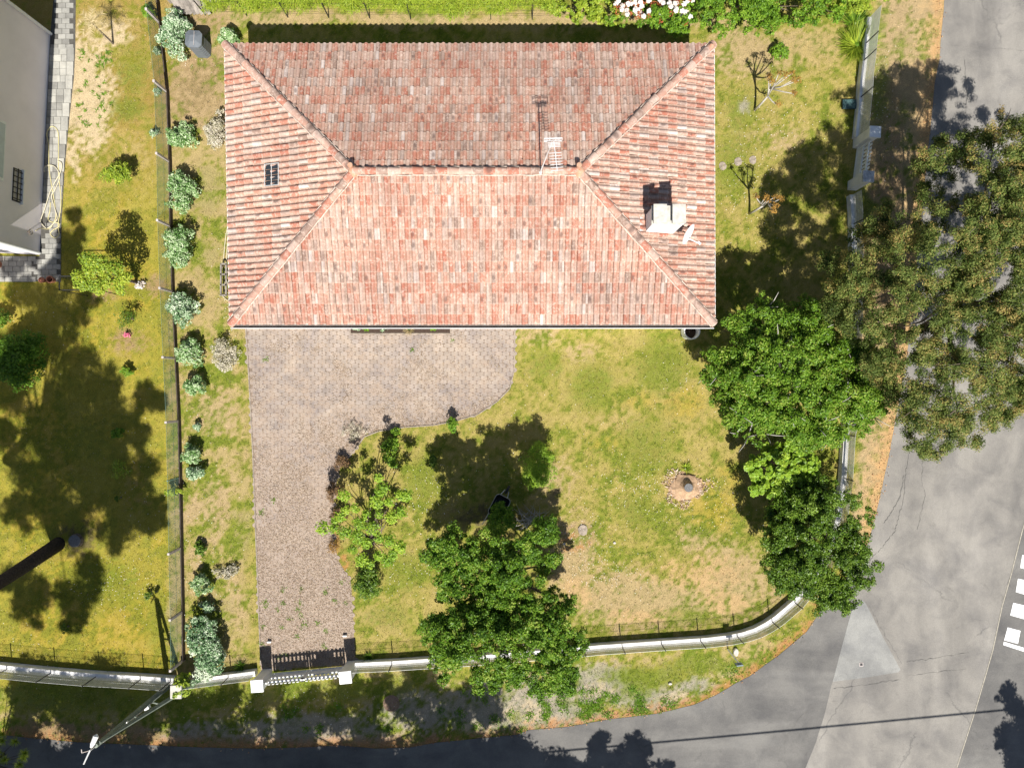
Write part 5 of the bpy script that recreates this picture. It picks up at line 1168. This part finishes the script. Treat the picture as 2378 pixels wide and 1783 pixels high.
u = (p3.location - p4.location).normalized(); gate_leaf(p4.location + u * .22, p3.location - u * .22, 1.1, 'gate_leaf', g2, g1, 7, solid=.55)
for lab, x, y in (('small white gate stop at the west side of the driveway', 627, 1488), ('small white gate stop at the east side of the driveway', 802, 1474)):
    p = P(x, y); o = MB().box((0, 0, .07), (.15, .05, .12)).build('gate_stop', M['white'], bevel=.005); o.location = p + Vector((0, 0, .01)); tag(o, lab, 'gate stop', 'gate stops')
# north wire fence with dark posts
nfp = [(478, 36), (574, 38), (669, 41), (764, 42), (859, 43), (954, 45), (1047, 43), (1140, 45), (1236, 46), (1332, 48), (1428, 50)]
nf = thing('wire_fence', 'dark wire fence with thin posts along the north hedge', 'fence', P(*nfp[0])); o0 = P(*nfp[0]); s = MB()
for q in nfp:
    p = P(*q) - o0; MB().bar(p, p + Vector((0, 0, 1.05)), .035).build('post', M['dark'], nf)
for z in (.3, .65, 1.02):
    for a, b2 in zip(nfp[:-1], nfp[1:]): s.bar(P(*a) - o0 + Vector((0, 0, z)), P(*b2) - o0 + Vector((0, 0, z)), .006)
s.build('wire', M['dark'], nf)

# ================================================================== SMALL THINGS
# compost bin
c_ = P(473, 117); cb = thing('compost_bin', 'dark grey plastic compost bin with a faceted lid', 'compost bin', c_, R(-3)); wB, dB, hB = .6, .62, .85
def octa(k, wx=wB, wy=dB, ch=.11): a, b_, c = wx / 2 * k, wy / 2 * k, ch * k; return [(-a + c, -b_), (a - c, -b_), (a, -b_ + c), (a, b_ - c), (a - c, b_), (-a + c, b_), (-a, b_ - c), (-a, -b_ + c)]
s = MB()
for k in range(7): s.prism(octa(1.0 - .008 * k), hB / 7 * k, hB / 7 * (k + 1) - .012); s.prism(octa(.965 - .008 * k), hB / 7 * (k + 1) - .012, hB / 7 * (k + 1))
s.build('bin_body', M['greyplastic'], cb, bevel=.006)
s = MB(); n = len(s.v); o1, o2, o3 = octa(1.0), octa(.97), octa(.4)
s.prism(octa(1.04), hB, hB + .035); b_ = len(s.v)
s.v += [(x, y, hB + .035) for x, y in o2] + [(x, y, hB + .11) for x, y in o3]; s.f.append(tuple(b_ + 8 + i for i in range(8))); s.t.append(.5)
for i in range(8): j = (i + 1) % 8; s.f.append((b_ + i, b_ + j, b_ + 8 + j, b_ + 8 + i)); s.t.append(.5)
s.build('lid', M['greyplastic'], cb, bevel=.004); MB().box((.05, 0, hB + .112), (.012, .5, .012)).build('lid_seam', M['post'], cb)
# planks and steel at the top left
b = P(440, 12); wp = thing('plank_stack', 'stack of old grey planks leaning at the top left beside the hedge', 'planks', b)
for k in range(9):
    x = -.62 + k * .14; MB().bar((x + .35, -.45, .15 + .03 * (k % 2)), (x - .25, .75, .72 + .04 * (k % 3)), .12, .03, t=random.random()).build('plank', M['wood'], wp)
MB().bar((-.75, .1, .2), (.7, .1, .2), .1, .4).build('trestle', M['wood'], wp)
MB().bar((-.45, -.1, .62), (-.75, .45, .85), .1, .03).build('orange_board', M['terracotta'], wp)
s = MB()
for k in range(3): s.box((0, -.02 + k * .26, .06), (.62, .25, .12), t=.5)
o = s.build('concrete_blocks', M['concrete'], bevel=.01); p = P(478, 4); o.location = (p.x + .15, p.y + .1, 0); tag(o, 'pale concrete blocks beside the grey planks', 'blocks')
# white barrel
def lathe_thing(name, label, cat, px, prof, mt, inner=None, inr=None, n=28, group=None):
    p = P(*px); t = thing(name, label, cat, p, 0, group); MB().lathe((0, 0, 0), prof, n).build('shell', M[mt], t, smooth=False)
    if inner: MB().lathe((0, 0, 0), inr, n).build('filling', M[inner], t)
    return t
lathe_thing('rain_barrel', 'round white rain barrel under the south east roof corner', 'barrel', (1597, 772), [(.01, 0), (.27, 0), (.30, .3), (.31, .62), (.31, .68), (.27, .68), (.265, .62), (.255, .2), (.01, .19)], 'white', 'soil', [(.25, .24), (.01, .24)])
pots = 'clay pots on the neighbour patio'
lathe_thing('flower_pot', 'terracotta pot with pale pink soil, left one of the pair at the patio edge', 'pot', (104, 652), [(.01, 0), (.07, 0), (.1, .18), (.11, .18), (.11, .22), (.09, .22), (.085, .17), (.01, .17)], 'terracotta', 'terracotta', [(.086, .18), (.01, .19)], group=pots)
lathe_thing('flower_pot', 'empty dark clay pot, right one of the pair at the patio corner', 'pot', (125, 651), [(.01, 0), (.09, 0), (.125, .2), (.14, .2), (.14, .26), (.11, .26), (.08, .02), (.01, .02)], 'terracotta', 'soil', [(.09, .05), (.01, .05)], group=pots)
lathe_thing('flower_pot', 'large clay pot cut by the left edge of the picture', 'pot', (-2, 615), [(.01, 0), (.13, 0), (.19, .28), (.2, .28), (.2, .34), (.17, .34), (.15, .28), (.01, .28)], 'terracotta', 'soil', [(.155, .29), (.01, .3)], group=pots)
# utility box cover
p = P(1969, 245); ub = thing('utility_box', 'teal rectangular utility box cover in the shade by the east wall', 'utility box', p)
MB().box((0, 0, .05), (.5, .34, .1)).build('box_body', M['dark'], ub, bevel=.01); MB().box((0, 0, .115), (.52, .36, .03)).build('lid', M['teal'], ub, bevel=.008)
# wheelbarrow
p = P(1160, 1170); wb = thing('wheelbarrow', 'wheelbarrow with a rounded tray half hidden in the shade north of the middle tree', 'wheelbarrow', p, R(-28))
s = MB(); rim = []; 
def rr_(w, l, r, z, n=6):
    o_ = []
    for cx_, cy_, a0 in ((w / 2 - r, l / 2 - r, 0), (-w / 2 + r, l / 2 - r, 90), (-w / 2 + r, -l / 2 + r, 180), (w / 2 - r, -l / 2 + r, 270)):
        for k in range(n): a = R(a0 + 90 * k / (n - 1)); o_.append(Vector((cx_ + r * math.cos(a), cy_ + r * math.sin(a), z)))
    return o_
tp_, bt_ = rr_(.6, .85, .14, .55), rr_(.38, .55, .1, .3); n = len(tp_); s.v += [tuple(q) for q in tp_ + bt_]
for i in range(n): j = (i + 1) % n; s.f.append((i, j, n + j, n + i)); s.t.append(.5)
s.f.append(tuple(n + i for i in range(n))); s.t.append(.5); tray = s.build('tray', M['dark'], wb)
MB().tube(tp_ + [tp_[0], tp_[1]], .013, 6, cap=False).build('rim', M['palebark'], wb)
s = MB()
for x in (-.2, .2): s.tube([(x * .4, .62, .2), (x, .2, .28), (x * 1.25, -.9, .55)], .016, 6); s.tube([(x, -.15, .28), (x, -.3, .0)], .014, 6)
s.build('frame', M['zinc'], wb); s = MB(); s.tube([(-.04, .66, .18), (.04, .66, .18)], .17, 18); s.build('wheel', M['dark'], wb)
# stumps
p = P(1590, 1130); st = thing('tree_stump', 'pale flared tree stump with a grey cut top in wood chips', 'stump', p)
s = MB(); s.lathe((0, 0, 0), [(.62, -.01), (.52, .05), (.42, .11), (.29, .2), (.2, .32), (.17, .42)], 15)
for v in range(len(s.v)): x, y, z = s.v[v]; k = 1 + (.4 * (random.random() - .5) if z < .2 else 0); s.v[v] = (x * k + z * .12, y * k + z * .06, z)
s.build('flared_base', M['cutwood'], st); MB().lathe((.05, .025, .42), [(.165, 0), (.16, .012), (.01, .015)], 20).build('cut_top', M['stumptop'], st)
lv = Leaves(); n = 1100; a = rng.random(n) * 6.28; rr2 = .25 + rng.random(n) ** 1.1 * (.62 + .22 * np.sin(a * 3 + 1) + .1 * np.sin(a * 7)); q = np.stack([p.x + np.cos(a) * rr2, p.y - .05 + np.sin(a) * rr2 * .75, .03 + .03 * rng.random(n)], 1); nr = rng.normal(size=(n, 3)) * .5; nr[:, 2] += 1
lv.add(q, nr, .05 + .16 * rng.random(n) ** 3, .02 + .03 * rng.random(n), rng.random(n)); tag(lv.build('wood_chips', leafmat('wood_chips', G((0, (.28, .16, .10)), (.5, (.46, .32, .22)), (1, (.7, .58, .46))), .8, .05)), kind='stuff')
p = P(178, 1254); st = thing('tree_stump', 'grey disc of a sawn tree stump in the shaded ring of soil', 'stump', p); MB().lathe((0, 0, 0), [(.27, 0), (.25, .06), (.235, .14)], 20).build('stump_side', M['bark'], st); MB().lathe((0, 0, .14), [(.235, 0), (.22, .01), (.01, .012)], 24).build('cut_top', M['stumptop'], st)
# stones
def rock(label, px, w, l, h, mt='stone', name='flat_stone'):
    p = P(*px); pts = [(math.cos(a) * w / 2 * random.uniform(.85, 1.1), math.sin(a) * l / 2 * random.uniform(.85, 1.1)) for a in [i * 2 * math.pi / 9 for i in range(9)]]
    s = MB().prism(pts, -.02, h); o = s.build(name, M[mt], bevel=min(.015, h * .3)); o.location = p; return tag(o, label, 'stone')
rock('white flat stone slab lying east of the middle tree', (1353, 1230), .40, .46, .05, 'kerb'); rock('small pale stone near the middle tree shadow', (1310, 1262), .13, .1, .06); rock('one small stone in the south lawn', (1427, 1260), .12, .1, .05); rock('pale round stone on the verge outside the curved wall', (1708, 1512), .2, .3, .12)
rock('small grey stone lying on the verge sand', (1556, 1586), .16, .1, .07)
for lab, x, y in (('pale stepping stone nearest the east eave', 1678, 386), ('second small stepping stone from the east eave', 1714, 376), ('third small stepping stone from the east eave', 1748, 372)): rock(lab, (x, y), .3, .36, .02, 'kerb', name='stepping_stone')
mh = P(909, 1632); o = MB().lathe((0, 0, 0), [(.32, 0), (.32, .02), (.29, .022), (.28, .016), (.01, .016)], 30).build('manhole_cover', mat('rusty_iron', (.26, .17, .12), .8, .3, 8)); o.location = mh; tag(o, 'round rusty manhole cover in the verge east of the driveway gate', 'manhole cover')
# road sign outside the curved wall
p = P(1690, 1507); rs = thing('road_sign', 'small grey sign post seen from above outside the curved wall', 'sign', p)
MB().tube([(0, 0, 0), (.02, -.03, 1.3)], .028, 8).build('post', M['zinc'], rs); MB().box((.02, -.07, 1.3), (.24, .035, .26), R(6)).build('sign_plate', M['teal'] if False else mat('bluish_grey_metal', (.18, .24, .28), .5, .15, 6), rs)
# electricity / lamp pole
tp = P(222, 1731, 4.55); b = P(392, 1592); up_ = thing('utility_pole', 'leaning A shaped concrete utility pole at the corner of the two gardens', 'utility pole', b)
T_ = tp - b
def poly_pole(a, c, w0, w1, mt, nm, par):
    s = MB(); s.tube([a, a.lerp(c, .5), c], [w0, (w0 + w1) / 2, w1], 8); return s.build(nm, M[mt], par, smooth=False)
T_.z = 4.55; poly_pole(Vector((0, 0, -.1)), T_, .11, .075, 'poleconc', 'pole', up_)
b2 = P(412, 1580) - b; b2.x += .3; b2.y += -.35; poly_pole(Vector((b2.x, b2.y, -.1)), T_ + Vector((.05, .05, -.1)), .085, .06, 'poleconc', 'brace', up_)
s = MB()
for f in (.3, .55, .8): q = T_ * f; q2 = Vector((b2.x, b2.y, 0)).lerp(T_, f); s.tube([q, q2], .03, 6)
s.build('strut', M['poleconc'], up_)
a_ = P(222, 1711, 4.7) - b; a_.z = 4.7; e_ = P(194, 1774, 4.9) - b; e_.z = 4.9; s = MB(); s.tube([T_ + Vector((0, 0, -.05)), a_ * .5 + e_ * .5 + Vector((0, 0, -.02)), e_], [.03, .028, .022], 8); arm = s.build('lamp_arm', M['alum'], up_)
s = MB(); d = (a_ - e_).normalized(); s.tube([a_ - d * .32, a_ - d * .2, a_ + d * .03, a_ + d * .1], [.03, .075, .085, .02], 10); s.build('lamp_head', M['white'], up_)
s = MB(); q = P(190, 1747, 4.8) - b; q.z = 4.8; s.tube([T_, (T_ + q) / 2 + Vector((0, -.05, 0)), q], .014, 6); s.tube([q, q + Vector((0, .12, .02))], .014, 6); s.build('hook', M['post'], up_)
for px_, py_, z_, sz in ((290, 1680, 2.95, (.2, .12, .1)), (340, 1642, 1.6, (.18, .12, .16))):
    q = P(px_, py_, z_) - b; q.z = z_; s = MB(); s.box(tuple(q + Vector((.03, 0, 0))), sz, R(25)); s.bar(T_ * (z_ / 4.55), q, .03); s.build('meter_box', M['white'], up_, bevel=.01)
s = MB(); s.tube([T_ * .3 + Vector((.09, -.03, 0)), T_ * .6 + Vector((.09, -.06, 0)), T_ * .93 + Vector((.06, -.04, 0))], .014, 6); s.build('cable', M['post'], up_)
# overhead cable whose shadow crosses the road
a_, b_ = under(-700, 1897, 6.), under(2900, 1590, 6.); s = MB(); s.tube([a_.lerp(b_, k / 24) - Vector((0, 0, .35 * 4 * (k / 24) * (1 - k / 24))) for k in range(25)], .034, 6)
o = s.build('overhead_cable', M['dark']); tag(o, 'overhead cable whose straight shadow crosses both roads', 'cable')
for i_, q in enumerate((a_, b_)):
    t = thing('cable_pole', ('pole carrying the far west end of the overhead cable', 'pole carrying the far east end of the overhead cable')[i_], 'pole', (q.x, q.y, 0)); MB().tube([(0, 0, 0), (0, 0, 6.3)], [.13, .09], 10).build('pole', M['poleconc'], t); MB().bar((-.3, 0, 6.1), (.3, 0, 6.1), .08).build('crossbar', M['poleconc'], t)
# hoses
def hose(label, pts, mt, r=.016):
    P3 = [P(x, y, z) for x, y, z in pts]; cu = []
    for i in range(len(P3) - 1):
        p0, p1, p2, p3 = P3[max(i - 1, 0)], P3[i], P3[i + 1], P3[min(i + 2, len(P3) - 1)]
        for k in range(8):
            t = k / 8; cu.append(.5 * ((2 * p1) + (p2 - p0) * t + (2 * p0 - 5 * p1 + 4 * p2 - p3) * t * t + (3 * p1 - p0 - 3 * p2 + p3) * t ** 3))
    cu.append(P3[-1]); o = MB().tube(cu, r, 6).build('garden_hose', M[mt], smooth=True); return tag(o, label, 'hose')
hose('yellow garden hose lying in long loops on the slab path', [(83, 536, 1.), (95, 530, .4), (112, 532, .06), (123, 520, .05), (130, 500, .05), (125, 460, .05), (118, 420, .05), (114, 390, .05), (113, 340, .05), (109, 310, .05), (120, 294, .05), (134, 305, .05), (136, 340, .05), (136, 400, .05), (142, 470, .05), (135, 520, .05), (137, 545, .05), (126, 552, .05), (117, 543, .05), (124, 534, .05), (136, 527, .05), (136, 518, .05), (120, 516, .05), (112, 508, .05), (116, 490, .05), (117, 470, .05)], 'hose')
hose('cream garden hose coiled on top of the yellow one', [(104, 400, .05), (102, 392, .08), (112, 384, .08), (128, 388, .08), (139, 410, .08), (128, 440, .08), (120, 455, .08), (126, 480, .08), (133, 505, .08), (128, 515, .08), (110, 530, .08), (97, 520, .08), (95, 510, .08), (104, 485, .08), (115, 450, .08), (124, 430, .08), (138, 405, .08), (143, 390, .08), (142, 378, .08), (134, 375, .08)], 'hosepale')
hose('cream garden hose along the west wall of the house', [(545, 708, .3), (525, 695, .05), (513, 680, .04), (512, 650, .04), (519, 600, .04), (523, 560, .04), (528, 530, .04), (536, 510, .1)], 'hosepale')
hose('second hose strand hanging beside the wooden rack', [(536, 500, .3), (530, 540, .1), (526, 600, .06), (524, 640, .2), (530, 662, .4), (535, 690, .3)], 'hosepale')
p = P(529, 652, .0); rk = thing('wooden_rack', 'narrow wooden rack on the ground under the west eave', 'rack', (p.x - .04, p.y, 0)); s = MB()
for x in (-.1, .1): s.bar((x, -.6, .3), (x, .6, .3), .06)
for k in range(4): s.bar((-.12, -.6 + .4 * k, .3), (.12, -.6 + .4 * k, .3), .06)
s.build('rack_frame', M['wood'], rk); s = MB()
for x in (-.1, .1):
    for y in (-.55, .55): s.bar((x, y, 0), (x, y, .27), .05)
s.build('legs', M['cutwood'], rk)
# hose tap reel on the wall of the neighbour
q = onwall(548, .75); tr_ = thing('hose_reel', 'metal hose holder fixed to the pale pink wall', 'hose holder', q + loc0); s = MB(); s.tube([Vector((0, 0, 0)), out * .12], .02, 8); s.tube([out * .12 + Vector((0, .1 * math.cos(a), .1 * math.sin(a))) for a in [k * .7 for k in range(9)]], .014, 6); s.build('bracket', M['bark'], tr_)
# flower bed by the house
bb = [(815, 745), (1045, 745), (1045, 773), (815, 773)]
s = MB(); s.prism([(P(*q).x, P(*q).y) for q in bb[::-1]], .0, .045); o = s.build('flower_bed', M['soil']); tag(o, kind='structure')
edging('kerb', [(814, 752), (814, 775), (1047, 775), (1047, 752)], 'thin kerb round the narrow flower bed under the south eave', .04, .07)
for lab, x, mt, rx in (('silvery plant at the west end of the narrow flower bed', 827, 'l_eu2', 11), ('green plant second in the narrow flower bed', 850, 'l_bright', 9), ('grey grassy plant in the middle of the narrow flower bed', 893, 'l_eu2', 16), ('small green plant at the east end of the narrow flower bed', 1008, 'l_bright', 8)): bush('bed_plant', lab, x, 761, rx, 9, .3, 260, mt, .1, .018, cat='plant', twigs=4, shell=.2)
spiky('dry straw tuft in the narrow flower bed', 950, 764, .1, 220, .25, 'l_straw', 'grass_tuft')
